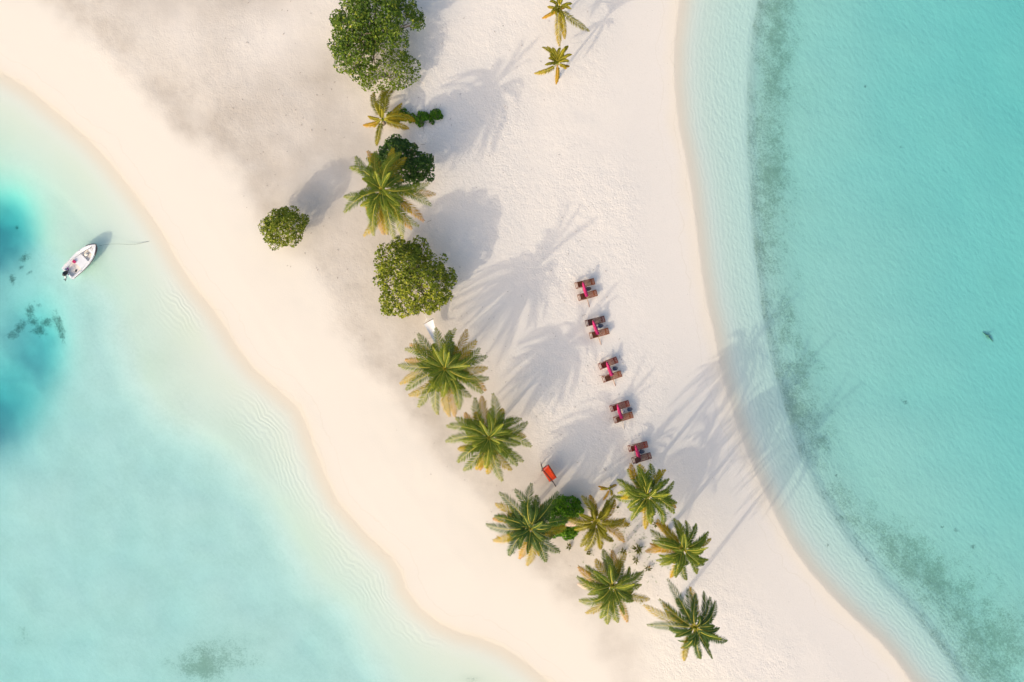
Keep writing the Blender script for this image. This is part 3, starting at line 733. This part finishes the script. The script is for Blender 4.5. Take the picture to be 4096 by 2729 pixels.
def make_trees():
    tree(c9, [(265, 280), (330, 150), (440, 110), (430, 0), (420, -150), (700, -300), (1050, -320), (1400, -250), (1560, -100), (1550, 60), (1600, 120), (1640, 260), (1590, 390), (1480, 470), (1380, 720), (1250, 760), (1080, 660), (1000, 690), (960, 800), (880, 900), (800, 1040), (640, 1100), (480, 1050), (400, 930), (330, 830), (290, 700), (270, 520)],
         5.6, M_LEAF, 'biggest dense dark green tree, cut by the top edge', clumps=165, per=78, size=.25, seed=31, crad=.78, low=.30, limbs=22, tr=.24)
    tree(c9, [(780, 1080), (900, 980), (960, 850), (1100, 790), (1300, 780), (1500, 830), (1590, 930), (1600, 1090), (1480, 1180), (1500, 1290), (1340, 1400), (1180, 1340), (1000, 1350), (850, 1350), (740, 1340), (760, 1230)],
         3.6, M_LEAFL, 'sparse light green tree with bare pale branches below the biggest tree', clumps=56, per=34, size=.23, seed=32, crad=.62, bark=M_BARKG, limbs=34, tr=.10, low=.35)
    tree(c4, [(1460, 260), (1530, 120), (1690, 150), (1790, 180), (1850, 250), (1830, 310), (1990, 320), (2025, 380), (2000, 480), (1960, 590), (1880, 600), (1760, 640), (1640, 640), (1500, 540), (1350, 480), (1380, 330)],
         4.6, M_LEAFD, 'dark green tree half hidden behind the tall wide palm', clumps=82, per=72, size=.27, seed=33, crad=.62, limbs=14, tr=.17, dome=.45)
    tree(c4, ell(1400, 410, 80, 75, seed=4), 3.4, M_LEAFL, 'bright yellow green shrub peeping out left of the dark tree', cat='shrub', name='leafy_shrub', clumps=14, per=70, size=.20, seed=34, crad=.5, tr=.07, low=.1)
    tree(ch, [(300, 770), (420, 680), (350, 560), (340, 410), (420, 280), (520, 250), (640, 200), (770, 200), (840, 250), (930, 170), (1010, 300), (1080, 290), (1140, 350), (1270, 430), (1290, 480), (1420, 510), (1450, 640), (1440, 760), (1390, 880), (1400, 1020), (1250, 1110), (1180, 1170), (1020, 1200), (830, 1240), (730, 1180), (680, 1230), (540, 1240), (420, 1190), (390, 1060), (400, 900), (340, 830)],
         5.0, M_LEAFO, 'round olive green tree the hammock is tied to', clumps=150, per=60, size=.26, seed=35, crad=.66, limbs=24, tr=.18, low=.30, dome=.5)
    tree(c4, [(100, 1120), (150, 1040), (210, 950), (330, 910), (430, 910), (510, 960), (570, 980), (585, 1080), (570, 1160), (530, 1220), (430, 1290), (330, 1310), (200, 1300), (130, 1250)],
         4.4, M_LEAFO, 'small round clipped tree standing alone on open sand', clumps=64, per=72, size=.21, seed=36, crad=.55, limbs=10, tr=.09, low=.24, dome=.45)
    tree(c2, [(710, 560), (760, 500), (850, 420), (970, 440), (1070, 520), (1060, 600), (1010, 680), (1020, 780), (870, 845), (770, 800), (740, 690)],
         1.7, M_BUSH, 'bright green rounded bush below the orange swing bed', cat='bush', name='leafy_bush', clumps=46, per=95, size=.24, seed=37, crad=.5, tr=.05, low=.1, dome=.5)
    tree(c5, [(950, 730), (1010, 650), (1120, 660), (1260, 640), (1330, 690), (1440, 790), (1400, 830), (1250, 800), (1000, 790)],
         .8, M_BUSH, 'low green shrub partly under the yellow palm', cat='shrub', name='leafy_shrub', clumps=20, per=60, size=.19, seed=38, crad=.34, tr=.03, low=.1, group='creeping shrubs by the yellow palm')
    tree(c5, [(1440, 800), (1500, 700), (1610, 690), (1700, 740), (1650, 810), (1560, 840), (1560, 900), (1490, 900)],
         .7, M_BUSH, 'middle green shrub in the row beside the yellow palm', cat='shrub', name='leafy_shrub', clumps=16, per=60, size=.19, seed=39, crad=.32, tr=.03, low=.1, group='creeping shrubs by the yellow palm')
    tree(c5, ell(1825, 725, 95, 70, seed=6), .6, M_BUSH, 'small round green shrub farthest from the yellow palm', cat='shrub', name='leafy_shrub', clumps=11, per=60, size=.18, seed=40, crad=.3, tr=.03, low=.1, group='creeping shrubs by the yellow palm')
    tree(c5, ell(1735, 870, 34, 34, seed=7), .35, M_BUSH, 'tiny green sprout just below the row of creeping shrubs', cat='shrub', name='leafy_shrub', clumps=3, per=30, size=.16, seed=41, crad=.16, tr=.02, low=.1, group='creeping shrubs by the yellow palm')

def make_seedlings():
    G = 'palm seedlings among the grove'
    for i, (x, y, r, lab) in enumerate(((1610, 930, 62, 'largest bushy palm seedling, dark green, in the middle of the grove'),
            (1470, 950, 42, 'green palm seedling just left of the bushiest one'), (1590, 1040, 50, 'palm seedling with one red leaf below the bushiest one'),
            (1715, 1125, 46, 'orange green palm seedling with forked leaves near the lightest palm'), (935, 910, 40, 'small reddish palm seedling below the bright bush'),
            (1125, 972, 30, 'tiny yellow palm seedling on open sand'), (1790, 690, 40, 'dark palm seedling under a drooping orange frond'),
            (1415, 515, 20, 'tiniest green seedling right of the yellow green young palm'), (1500, 690, 34, 'green seedling at the tip of a yellow frond'))):
        rnd = random.Random(50 + i); q = P(*c2(x, y), GZ); b = MB()
        base = Vector((q.x, q.y, ground_at(q.x, q.y))); R = r / 2.478 / S
        k = 14 if i == 0 else 8
        for j in range(k):
            a = j * 2 * PI / k + rnd.uniform(-.3, .3); L = R * rnd.uniform(.7, 1.15); d = Vector((math.cos(a), math.sin(a), 0)); s = Vector((-d.y, d.x, 0))
            w = .05 + .05 * L; z = rnd.uniform(.3, .6) * R + .1; tn = rnd.uniform(.1, .6) + (.45 if j == 1 and i not in (0, 1, 7) else 0)
            v = [b.vert(p, min(1, tn + e)) for p, e in ((d * .02, 0), (d * L * .45 + s * w + Vector((0, 0, z)), 0), (d * L * .45 - s * w + Vector((0, 0, z)), 0), (d * L * .5 + Vector((0, 0, z * .86)), 0), (d * L + Vector((0, 0, z * .55)), .15))]
            b.face(v[0], v[3], v[1]); b.face(v[0], v[2], v[3]); b.face(v[3], v[4], v[1]); b.face(v[2], v[4], v[3])
        o = b.build('palm_seedling', M_SEED); o.location = base
        tag(o, lab, 'seedling', G)
    # sprigs of ground cover between the palms
    b = MB(); rnd = random.Random(5)
    for i in range(170):
        x = rnd.gauss(1520, 260); y = rnd.gauss(880, 190)
        if x < 1000 or x > 2000 or y < 380: continue
        q = P(*c2(x, y), GZ); g = ground_at(q.x, q.y)
        for k in range(rnd.randint(2, 6)):
            leaf(b, Vector((q.x + rnd.gauss(0, .07), q.y + rnd.gauss(0, .07), g + .03)), Vector((rnd.gauss(0, .3), rnd.gauss(0, .3), 1)).normalized(), rnd.uniform(.05, .11), rnd.uniform(.2, .8), rnd)
    tag(b.build('ground_cover', M_LEAFL), kind='stuff')
    # bits of twig and leaf strewn over the sand
    b = MB()
    for i in range(420):
        px = rnd.uniform(900, 2750); py = rnd.uniform(0, 2500)
        q = P(px, py, GZ); g = ground_at(q.x, q.y)
        if g < .5: continue
        a = rnd.uniform(0, PI); L = rnd.uniform(.03, .09) if rnd.random() < .93 else rnd.uniform(.10, .22)
        d = Vector((math.cos(a) * L, math.sin(a) * L, 0)); p = Vector((q.x, q.y, g + .02))
        b.tube([p - d, p + Vector((0, 0, .02)), p + d], .014, 4)
    tag(b.build('beach_litter', M_TWIG), kind='stuff')

# ------------------------------------------------------------------ loungers, parasols, tables
def make_lounger(mat):
    t = thing('sun_lounger', '', 'sun lounger')
    L, Wd, zt = 1.92, .63, .34
    b = MB()
    for s in (-1, 1): b.bar((-L / 2, s * (Wd / 2 - .022), zt), (L / 2, s * (Wd / 2 - .022), zt), .045, .08)
    b.bar((-L / 2 + .022, -Wd / 2 + .047, zt), (-L / 2 + .022, Wd / 2 - .047, zt), .044, .07)
    b.bar((L / 2 - .022, -Wd / 2 + .047, zt), (L / 2 - .022, Wd / 2 - .047, zt), .044, .07)
    b.build('frame', mat, t)
    for sx in (-1, 1):
        for sy in (-1, 1):
            b = MB(); b.bar((sx * (L / 2 - .13), sy * (Wd / 2 - .075), 0), (sx * (L / 2 - .13), sy * (Wd / 2 - .075), zt + .02), .055, .055); b.build('leg', mat, t)
    hinge = -L / 2 + .42 * L
    b = MB(); x = hinge + .05; i = 0
    while x < L / 2 - .06:
        w = .062 if not (L / 2 - .36 < x < L / 2 - .28) else .09
        b.box((x, 0, zt + .052), (w, Wd - .05, .022)); x += .083; i += 1
    b.build('seat_slats', mat, t)
    b = MB(); ang = math.radians(41); bl = .78
    ux = Vector((-math.cos(ang), 0, math.sin(ang))); M = Matrix((ux, Vector((0, 1, 0)), ux.cross(Vector((0, 1, 0))))).transposed()
    for k in range(11):
        b.box(Vector((hinge, 0, zt + .07)) + ux * (.04 + k * (bl - .05) / 10), (.066, Wd - .09, .022), M)
    for s in (-1, 1):
        b.box(Vector((hinge, s * (Wd / 2 - .12), zt + .045)) + ux * bl / 2, (bl, .04, .03), M)
    b.build('backrest', mat, t)
    b = MB()
    for s in (-1, 1): b.bar(Vector((hinge, s * .2, zt + .04)) + ux * .5, (-L / 2 + .16, s * .2, zt + .03), .03, .03)
    b.bar((-L / 2 + .16, -.27, zt + .03), (-L / 2 + .16, .27, zt + .03), .035, .035)
    b.build('back_prop', mat, t)
    return t

def copy_tree(o, parent=None, mat=None):
    c = o.copy(); C.objects.link(c); c.parent = parent
    if mat is not None and c.type == 'MESH':
        c.material_slots[0].link = 'OBJECT'; c.material_slots[0].material = mat
    for ch in list(o.children): copy_tree(ch, c, mat)
    return c

PAIRS = [  # pair name; loungers (px, angle, material); parasol foot, top; table; stand
    ('topmost pair', ((2340, 1134), 13.5, M_WOODB), ((2350.4, 1181.4), 15.4, M_WOODB), (2359, 1230), (2331, 1128), (2355, 1155.5), (2337, 1163), M_BROWNT),
    ('second pair from the top', ((2381.4, 1285), 13.8, M_WOODD), ((2397.5, 1333.7), 15.2, M_WOODB), (2406, 1381), (2371, 1281), (2403.5, 1303.5), (2388.5, 1308.6), M_NAVY),
    ('middle pair', ((2433, 1453.3), 22, M_WOOD), ((2448.5, 1507), 18.2, M_WOODB), (2464, 1546), (2426, 1447), (2461.6, 1475), (2445, 1479.5), M_NAVY),
    ('fourth pair from the top', ((2479.8, 1625), 17.3, M_WOOD), ((2494, 1670.8), 17.2, M_WOODB), (2499, 1718), (2469, 1617), (2520.6, 1639), (2498.6, 1645.3), M_NAVY),
    ('lowest pair', ((2552.8, 1787.5), 13.7, M_WOOD), ((2567.8, 1834), 16.5, M_WOODD), (2563, 1852), (2541, 1781), (2569.4, 1808.6), (2544.5, 1814), M_NAVY)]

def make_beach_sets():
    proto = make_lounger(M_WOOD); first = True
    WORD = {'lounger_wood': 'red', 'lounger_wood_shaded': 'shade-darkened', 'lounger_wood_brown': 'brown'}
    tab = None
    for nm, l1, l2, foot, top, tp, stn, tm in PAIRS:
        for which, (px, ang, m) in (('upper', l1), ('lower', l2)):
            q = P(*px, GZ + .3); g = ground_at(q.x, q.y)
            if first and m is M_WOOD: o = proto
            o = copy_tree(proto, None, m)
            o.location = (q.x, q.y, g); o.rotation_euler = (0, 0, math.radians(ang))
            tag(o, f'{WORD[m.name]} slatted lounger with raised back, {which} of the {nm}', 'sun lounger', 'slatted loungers in pairs on the sand')
        # closed parasol lying aslant over the pair
        f = P(*foot, GZ); g = ground_at(f.x, f.y); tz = g + 1.12; tt = P(*top, tz)
        f.z = g - .03
        t = thing('beach_umbrella', f'closed pink parasol lying aslant across the {nm} of loungers', 'beach umbrella', f, 0, 'closed pink parasols over the lounger pairs')
        d = tt - f; b = MB()
        b.tube([Vector((0, 0, 0)), d * .985], .028, 8); b.build('pole', M_POLEW if nm.startswith(('fourth', 'lowest')) else M_POLE, t, True)
        b = MB(); L = d.length; ax = d.normalized()
        u = Vector((0, 0, 1)).cross(ax).normalized(); v = ax.cross(u)
        s0 = .44 if not nm.startswith('lowest') else .18
        prof = [(s0, .135), (s0 + .03, .17), (s0 + .09, .15), (s0 + .15, .145), (s0 + .24, .155), (s0 + .34, .135), (s0 + .44, .11), (s0 + .52, .085), (.975, .05), (.995, .012)] if s0 > .3 else [(s0, .12), (s0 + .06, .16), (s0 + .16, .14), (s0 + .3, .155), (s0 + .5, .14), (s0 + .65, .11), (.96, .06), (.995, .012)]
        n = 24; base = len(b.v)
        for s, r in prof:
            for k in range(n):
                a = 2 * PI * k / n; rr = r * (1 + .22 * math.cos(8 * a + s * 5)) * (1 + .06 * math.sin(3 * a + 9 * s))
                b.vert(d * s + (u * math.cos(a) + v * math.sin(a)) * rr)
        for i in range(len(prof) - 1):
            for k in range(n):
                a = base + i * n + k; e = base + i * n + (k + 1) % n; b.face(a, e, e + n, a + n)
        b.face(*[base + (len(prof) - 1) * n + k for k in range(n)])
        cn = b.build('canopy', M_PINK, t, True)
        b = MB(); b.tube([d * (s0 + .135), d * (s0 + .15)], .16, 16); b.build('tie_strap', M_PINK, cn, True)
        b = MB(); b.lathe([(.02, 0), (.03, .03), (.012, .09)], 8, d); b.build('finial', M_POLE, t, True)
        # oval side table
        q = P(*tp, GZ + .4); g = ground_at(q.x, q.y)
        t = thing('side_table', f'{"brown" if tm is M_BROWNT else "navy"} oval side table between the loungers of the {nm}', 'side table', (q.x, q.y, g), math.radians(14), 'oval side tables between loungers')
        b = MB(); b.lathe([(.05, .0), (.245, .0), (.262, .012), (.268, .04), (.25, .045), (.238, .028), (.03, .026)], 28, (0, 0, .38), 1, .74); b.build('table_top', tm, t, True)
        b = MB(); b.lathe([(.06, .03), (.035, .08), (.03, .30), (.06, .38)], 10); b.build('leg', tm, t, True)
        b = MB(); b.lathe([(.17, 0), (.18, .015), (.06, .035), (.03, .04)], 16); b.build('base', tm, t, True)
        b = MB(); b.tube([(-.16, .16, .42), (-.20, .22, .42), (-.13, .23, .42), (-.10, .18, .42)], .018, 6); b.build('handle', tm, t, True)
        # weighted stand for the parasol
        q = P(*stn, GZ); g = ground_at(q.x, q.y)
        t = thing('umbrella_stand', f'white square parasol stand between the loungers of the {nm}', 'umbrella stand', (q.x, q.y, g), math.radians(14), 'white parasol stands')
        b = MB(); b.box((0, 0, .045), (.46, .46, .09)); b.build('edge_frame', M_TAN, t)
        b = MB(); b.box((0, 0, .115), (.36, .36, .05)); b.build('block', M_CONC, t)
        b = MB(); b.lathe([(.05, .13), (.05, .17), (.035, .172), (.035, .15)], 12); b.build('socket', M_NAVY, t, True)
    # the prototype itself is not one of the ten
    for ch in list(proto.children): bpy.data.objects.remove(ch)
    bpy.data.objects.remove(proto)
    for i, (x, y) in enumerate(((866, 1088), (872, 1101))):
        q = P(*c7(x, y), GZ); g = ground_at(q.x, q.y)
        b = MB(); b.lathe([(.10, 0), (.115, .012), (.11, .03), (.02, .032)], 14, (0, 0, 0), 1, .42)
        t = thing('sandal', f'white sandal on the sand by the navy table, the {"upper" if i == 0 else "lower"} of a pair', 'sandal', (q.x, q.y, g + .003), math.radians(-5 + 8 * i), 'pair of white sandals')
        b.build('sole', M_CONC, t, True)
        b = MB(); b.tube([(.02, -.04, .03), (.07, -.01, .06), (.07, .01, .06), (.02, .04, .03)], .012, 5); b.build('strap', M_WHITE, t, True)

# ------------------------------------------------------------------ swing bed, hammock
def make_swing():
    a = P(*c2(685, 118), GZ + .5); b_ = P(*c2(770, 252), GZ + .5)
    mid = P(*c2(735, 185), GZ + .5); ang = math.atan2(b_.y - a.y, b_.x - a.x); L = 1.45; Wd = .78
    g = ground_at(mid.x, mid.y)
    t = thing('swing_bed', 'orange cushioned swing bed hung by white ropes from a dark timber frame', 'swing bed', (mid.x, mid.y, g), ang)
    inv = Matrix.Rotation(-ang, 4, 'Z')
    def loc(px, py, z):
        q = P(*c2(px, py), g + z); return inv @ Vector((q.x - mid.x, q.y - mid.y, z))
    b = MB(); b.box((0, 0, .52), (L, Wd, .20)); b.build('mattress', M_ORANGE, t)
    b = MB(); b.box((0, 0, .39), (L + .06, Wd + .06, .05)); b.build('base_board', M_WOODK, t)
    b = MB(); b.box((-.1, Wd / 2 - .11, .72), (L - .1, .16, .24)); b.build('bolster', M_ORANGE, t)
    e1, e2 = loc(672, 150, 2.3), loc(775, 268, 2.3)
    b = MB(); b.bar(e1, e2, .09, .09); b.build('beam', M_WOODK, t)
    for e, f in ((e1, (655, 90)), (e1, (660, 160)), (e2, (800, 312)), (e2, (735, 262))):
        q = loc(*f, 0); b = MB(); b.bar(Vector((q.x, q.y, 0)), Vector((e.x, e.y, 2.34)), .08, .08); b.build('post', M_WOODK, t)
    for sx, e in ((-1, e1), (1, e2)):
        for sy in (-1, 1):
            b = MB(); b.tube([Vector((sx * L / 2, sy * Wd / 2, .5)), Vector((e.x - sx * .1, e.y, 2.28))], .016, 5); b.build('rope', M_ROPE, t)

def make_hammock():
    A = P(*ch(1015, 1185), GZ + 1.5); Bq = P(*ch(1065, 1305), GZ + 1.25)
    s1 = P(*ch(1023, 1384), GZ + 1.15); s2 = P(*ch(1160, 1308), GZ + 1.15)
    e = P(*ch(1190, 1640), GZ + 1.45)
    base = Vector((Bq.x, Bq.y, GZ))
    t = thing('hammock', 'white cotton hammock with wooden spreader bar between tree and palm', 'hammock', base)
    ax = (e - (s1 + s2) / 2); b = MB(); K = 14; rows = []
    for i in range(K + 1):
        u = i / K; w = 1 - .80 * u ** 1.15; c = (s1 + s2) / 2 + ax * u + Vector((0, 0, -.45 * math.sin(PI * u)))
        row = []
        for k in range(7):
            v = k / 6 - .5
            p = c + (s2 - s1) * v * w * .94 + Vector((0, 0, (v * v * 4 - 1) * .12 * math.sin(PI * min(1, u + .1))))
            row.append(b.vert(p - base))
        rows.append(row)
    for i in range(K):
        for k in range(6): b.face(rows[i][k], rows[i][k + 1], rows[i + 1][k + 1], rows[i + 1][k])
    n0 = len(b.v)                                                   # the cloth has two sides
    for v in list(b.v): b.vert((v[0], v[1], v[2] - .012))
    for f in list(b.f): b.face(*[q + n0 for q in f][::-1])
    b.build('bed', M_HAMM, t, True)
    b = MB(); b.tube([s1 - base, s2 - base], .03, 8); b.build('spreader_bar', M_BARK, t, True)
    b = MB()                                                        # cords fan from the ring to the bar
    for i in range(9):
        b.tube([Bq - base, s1.lerp(s2, i / 8) - base], .016, 4)
    b.build('cords', M_ROPE, t)
    b = MB(); b.tube([A - base + Vector((-.3, .8, .2)), A - base, Bq - base], .02, 5); b.build('rope', M_ROPE, t)

# ------------------------------------------------------------------ boat
def make_boat():
    st = P(*cb(432, 1230), .35); bow = P(*cb(1150, 500), .5)
    d = bow - st; ang = math.atan2(d.y, d.x); L = math.hypot(d.x, d.y); 
    t = thing('motor_boat', 'small white open motor boat moored in the shallows', 'boat', (st.x, st.y, 0), ang)
    def hw(u): return .74 + .10 * math.sin(PI * min(u / .8, 1)) if u < .42 else .838 * max(0, 1 - ((u - .42) / .58) ** 2.3) ** .80 
    def sz(u): return .42 + .16 * u * u
    K = 22; us = [1 - (1 - i / K) ** 1.25 for i in range(K + 1)]
    def loft(rings, mat, name, smooth=True, close=False):
        b = MB(); idx = []
        for r in rings: idx.append([b.vert(p) for p in r])
        for i in range(len(idx) - 1):
            for k in range(len(idx[0]) - 1): b.face(idx[i][k], idx[i + 1][k], idx[i + 1][k + 1], idx[i][k + 1])
        if close: b.face(*idx[0])
        return b.build(name, mat, t, smooth)
    rings = []
    for u in us:
        x = u * L; w = hw(u); z = sz(u); rk = .10 * u                # sides flare, the stem rakes
        half = [(x, w, z), (x, w * .99, z - .05), (x - rk, w * .90, .14), (x - rk * 2, w * .72, -.02), (x - rk * 3, w * .35, -.13 + .1 * u), (x - rk * 3.3, 0, -.17 + .12 * u)]
        rings.append(half + [(p[0], -p[1], p[2]) for p in half[-2::-1]])
    loft(rings, M_WHITE, 'hull', True, True)
    # maroon boot top along the side
    b = MB()
    for s in (-1, 1):
        b.tube([(u * L - .10 * u, s * (hw(u) * .905 + .012), .15 + .03 * u) for u in us[:-1]], .035, 6)
    b.build('waterline_stripe', M_RED, t, True)
    ins = .21
    def inner(u): return max(.0, hw(u) - (ins if u < .75 else ins + (u - .75) * .5))
    for s in (1, -1):
        wide = 1.25 if s > 0 else .9
        rg = []
        for u in us:
            z = sz(u) + .006; w = hw(u); wi = max(0, hw(u) - ins * wide - (max(0, u - .75) * .5))
            wi = min(wi, w)
            rg.append([(u * L, s * (w + .02), z - .03), (u * L, s * (w + .012), z + .02), (u * L, s * w * .97, z + .03), (u * L, s * wi, z + .012), (u * L, s * max(wi - .03, 0), z - .25)])
        loft(rg, M_WHITE, 'gunwale')
    def deck(u0, u1, z, name, mat, inset=.10, lip=.05, thick=.06):
        b = MB(); n = 8; up = []; 
        for i in range(n + 1):
            u = u0 + (u1 - u0) * i / n; w = max(.01, hw(u) - inset)
            zz = z if not callable(z) else z(u)
            up.append([b.vert((u * L, w, zz)), b.vert((u * L, w * .4, zz + .012)), b.vert((u * L, -w * .4, zz + .012)), b.vert((u * L, -w, zz)), b.vert((u * L, -w, zz - thick)), b.vert((u * L, w, zz - thick))])
        for i in range(n):
            for k in range(6): b.face(up[i][k], up[i + 1][k], up[i + 1][(k + 1) % 6], up[i][(k + 1) % 6])
        b.face(*up[0]); b.face(*up[-1][::-1])
        return b.build(name, mat, t)
    deck(.02, .80, .20, 'floor_boards', M_TAN, .16)
    deck(.33, .575, .36, 'middle_bench', M_WHITE, .14, thick=.27)
    deck(.775, .985, lambda u: sz(u) - .03, 'bow_deck', M_WHITE, .10)
    deck(.82, .90, lambda u: sz(u) - .004, 'hatch', M_CONC, .24, thick=.02)
    b = MB()                                                        # transom with a cut for the engine
    for s in (-1, 1): b.box((.07, s * .46, .30), (.16, .52, .30))
    b.box((.05, 0, .20), (.12, .40, .30)); b.build('transom', M_WHITE, t)
    b = MB(); b.tube([(u * L + .035, s * 1 * (hw(u) + .03), sz(u) - .02) for s, u in [(1, .80), (1, .87), (1, .93), (1, .97)]] + [(L + .05, 0, sz(1) - .02)] + [(u * L + .035, -(hw(u) + .03), sz(u) - .02) for u in (.97, .93, .87, .80)], .055, 8)
    b.build('bow_bumper', M_BUMP, t, True)
    b = MB()
    for u, s in ((.28, 1), (.62, 1), (.30, -1), (.62, -1)): b.bar((u * L - .08, s * (hw(u) - .05), sz(u) + .055), (u * L + .08, s * (hw(u) - .05), sz(u) + .055), .03, .03)
    b.build('cleats', M_GREYM, t)
    # outboard engine tilted up at the stern
    b = MB(); b.lathe([(.08, 0), (.19, .03), (.23, .12), (.21, .28), (.12, .37), (.02, .385)], 14, (0, 0, 0), 1.4, .85)
    eng = b.build('outboard_engine', M_BLACK, t, True); eng.location = (-.12, .02, .52); eng.rotation_euler = (0, math.radians(38), .35)
    b = MB(); b.box((-.02, 0, -.25), (.20, .13, .55)); b.box((-.05, 0, -.55), (.30, .07, .10)); b.build('engine_leg', M_GREYM, eng)
    b = MB(); b.lathe([(.02, -.05), (.06, -.03), (.05, .05), (.015, .10)], 10, (-.12, 0, -.66)); b.build('propeller_hub', M_BLACK, eng, True)
    for k in range(3):
        b = MB(); a = k * 2 * PI / 3; b.box((-.22, .09 * math.cos(a), -.62 + .09 * math.sin(a)), (.02, .10, .10)); b.build('propeller_blade', M_BLACK, eng)
    b = MB(); b.tube([(.2, 0, .15), (.45, .02, .12), (.68, .10, .08)], [.035, .028, .032], 7); b.build('tiller', M_BLACK, eng, True)
    M = Matrix.Translation((st.x, st.y, 0)) @ Matrix.Rotation(ang, 4, 'Z')
    def inb(px, py, z):
        return P(*cb(px, py), z)
    # things lying in the boat
    q = inb(600, 920, .46); o = thing('cushion', 'small pink cushion on the white bench of the boat', 'cushion', q, ang + .2)
    b = MB(); b.box((0, 0, 0), (.26, .30, .10)); b.build('pad', M_PINK, o)
    q = inb(448, 1098, .2); b = MB(); b.box((0, 0, 0), (.10, .22, .12)); o = b.build('bailer', simple('violet_plastic', (.40, .07, .32), .5)); o.location = q; o.rotation_euler = (0, 0, ang + .4)
    tag(o, 'small violet bailer on the boat floor near the engine', 'bailer')
    q = inb(942, 745, .13); o = thing('bucket', 'round cream bucket with lid in the front well of the boat', 'bucket', q, 0)
    b = MB(); b.lathe([(.13, 0), (.16, .26), (.165, .27)], 18); b.build('body', M_CONC, o, True)
    b = MB(); b.lathe([(.172, .272), (.178, .285), (.172, .30), (.02, .31)], 18); b.build('lid', simple('cream_plastic', (.78, .72, .62), .5, .05), o, True)
    q = inb(660, 1150, .14); b = MB(); b.box((0, 0, .06), (.24, .14, .12)); o = b.build('fuel_can', M_BLACK); o.location = q; o.rotation_euler = (0, 0, ang + .5)
    tag(o, 'black fuel can on the rear floor of the boat', 'fuel can')
    o1 = inb(352, 1000, .52); o2 = inb(1028, 562, .60); dd = o2 - o1
    o = thing('boat_pole', 'long grey pole lying along the left side of the boat', 'pole', o1, 0)
    b = MB(); b.tube([Vector((0, 0, .03)), dd * .5 + Vector((0, 0, .02)), dd + Vector((0, 0, .03))], .022, 6); b.build('shaft', M_GREYM, o, True)
    b = MB(); b.tube([dd * .985 + Vector((0, 0, .03)), dd * 1.02 + Vector((0, 0, .03))], .032, 6); b.build('grip', M_BLACK, o, True)
    a = inb(1160, 540, .45); e = P(615, 966, -.35)
    b = MB(); K = 18; pts = []
    for i in range(K + 1):
        u = i / K; p = a.lerp(e, u); p.z = max(.45 * (1 - u) ** 2.2 - .10 * u, -.3); p.y += .12 * math.sin(u * 7); pts.append(p - a)
    b.tube(pts, .011, 5); o = b.build('mooring_rope', M_WOODK, None, True); o.location = a
    tag(o, 'thin dark mooring rope running from the bow of the boat to the beach', 'rope')

def make_log():
    q = P(3985, 1348, 0); g = ground_at(q.x, q.y); b = MB()
    b.tube([(-.6, .48, .08), (-.25, .2, .11), (.1, -.1, .10), (.48, -.46, .06)], [.02, .075, .07, .02], 8)
    b.tube([(-.2, .12, .2), (.12, .2, .3)], [.06, .02], 6)
    o = b.build('sunken_log', simple('algae_wood', (.24, .27, .19), .9, .3), None, True); o.location = (q.x, q.y, g)
    tag(o, 'short dark log lying under the turquoise water on the right', 'log')

# ------------------------------------------------------------------ light, camera
AZ = math.radians(40.5)        # shadows fall this far east of the top of the picture
EL = math.radians(25.5)
def make_light():
    w = bpy.data.worlds.new('World'); bpy.context.scene.world = w; w.use_nodes = True
    nt = w.node_tree; nt.nodes.clear()
    o = nt.nodes.new('ShaderNodeOutputWorld'); b = nt.nodes.new('ShaderNodeBackground'); s = nt.nodes.new('ShaderNodeTexSky')
    s.sky_type = 'NISHITA'; s.sun_disc = False; s.sun_elevation = EL
    s.sun_rotation = AZ + PI
    s.air_density = 1.1; s.dust_density = 4.0; s.ozone_density = .3
    b.inputs['Strength'].default_value = .15
    nt.links.new(s.outputs[0], b.inputs[0]); nt.links.new(b.outputs[0], o.inputs[0])
    l = bpy.data.lights.new('sun', 'SUN'); l.energy = 1.2; l.angle = math.radians(.7); l.color = (1, .90, .70)
    so = link(bpy.data.objects.new('sun', l))
    d = Vector((math.sin(AZ) * math.cos(EL), math.cos(AZ) * math.cos(EL), -math.sin(EL)))
    so.rotation_euler = d.to_track_quat('-Z', 'Y').to_euler(); so.location = (0, 0, 60)
    cam = bpy.data.cameras.new('camera'); cam.sensor_width = 36; cam.lens = 28.0; cam.clip_end = 3000
    co = link(bpy.data.objects.new('camera', cam)); co.location = (0, 0, H); co.rotation_euler = (0, 0, 0)
    sc = bpy.context.scene; sc.camera = co
    sc.view_settings.view_transform = 'Standard'; sc.view_settings.look = 'None'; sc.view_settings.gamma = 1
    sc.view_settings.exposure = 0.68
    sc.cycles.transparent_max_bounces = 16; sc.cycles.max_bounces = 5; sc.cycles.use_adaptive_sampling = True; sc.cycles.adaptive_threshold = .025; sc.cycles.caustics_reflective = False; sc.cycles.caustics_refractive = False
    sc.cycles.use_denoising = True

make_ground(); make_water(); make_palms(); make_trees(); make_seedlings(); make_beach_sets(); make_swing(); make_hammock(); make_boat(); make_log(); make_light()
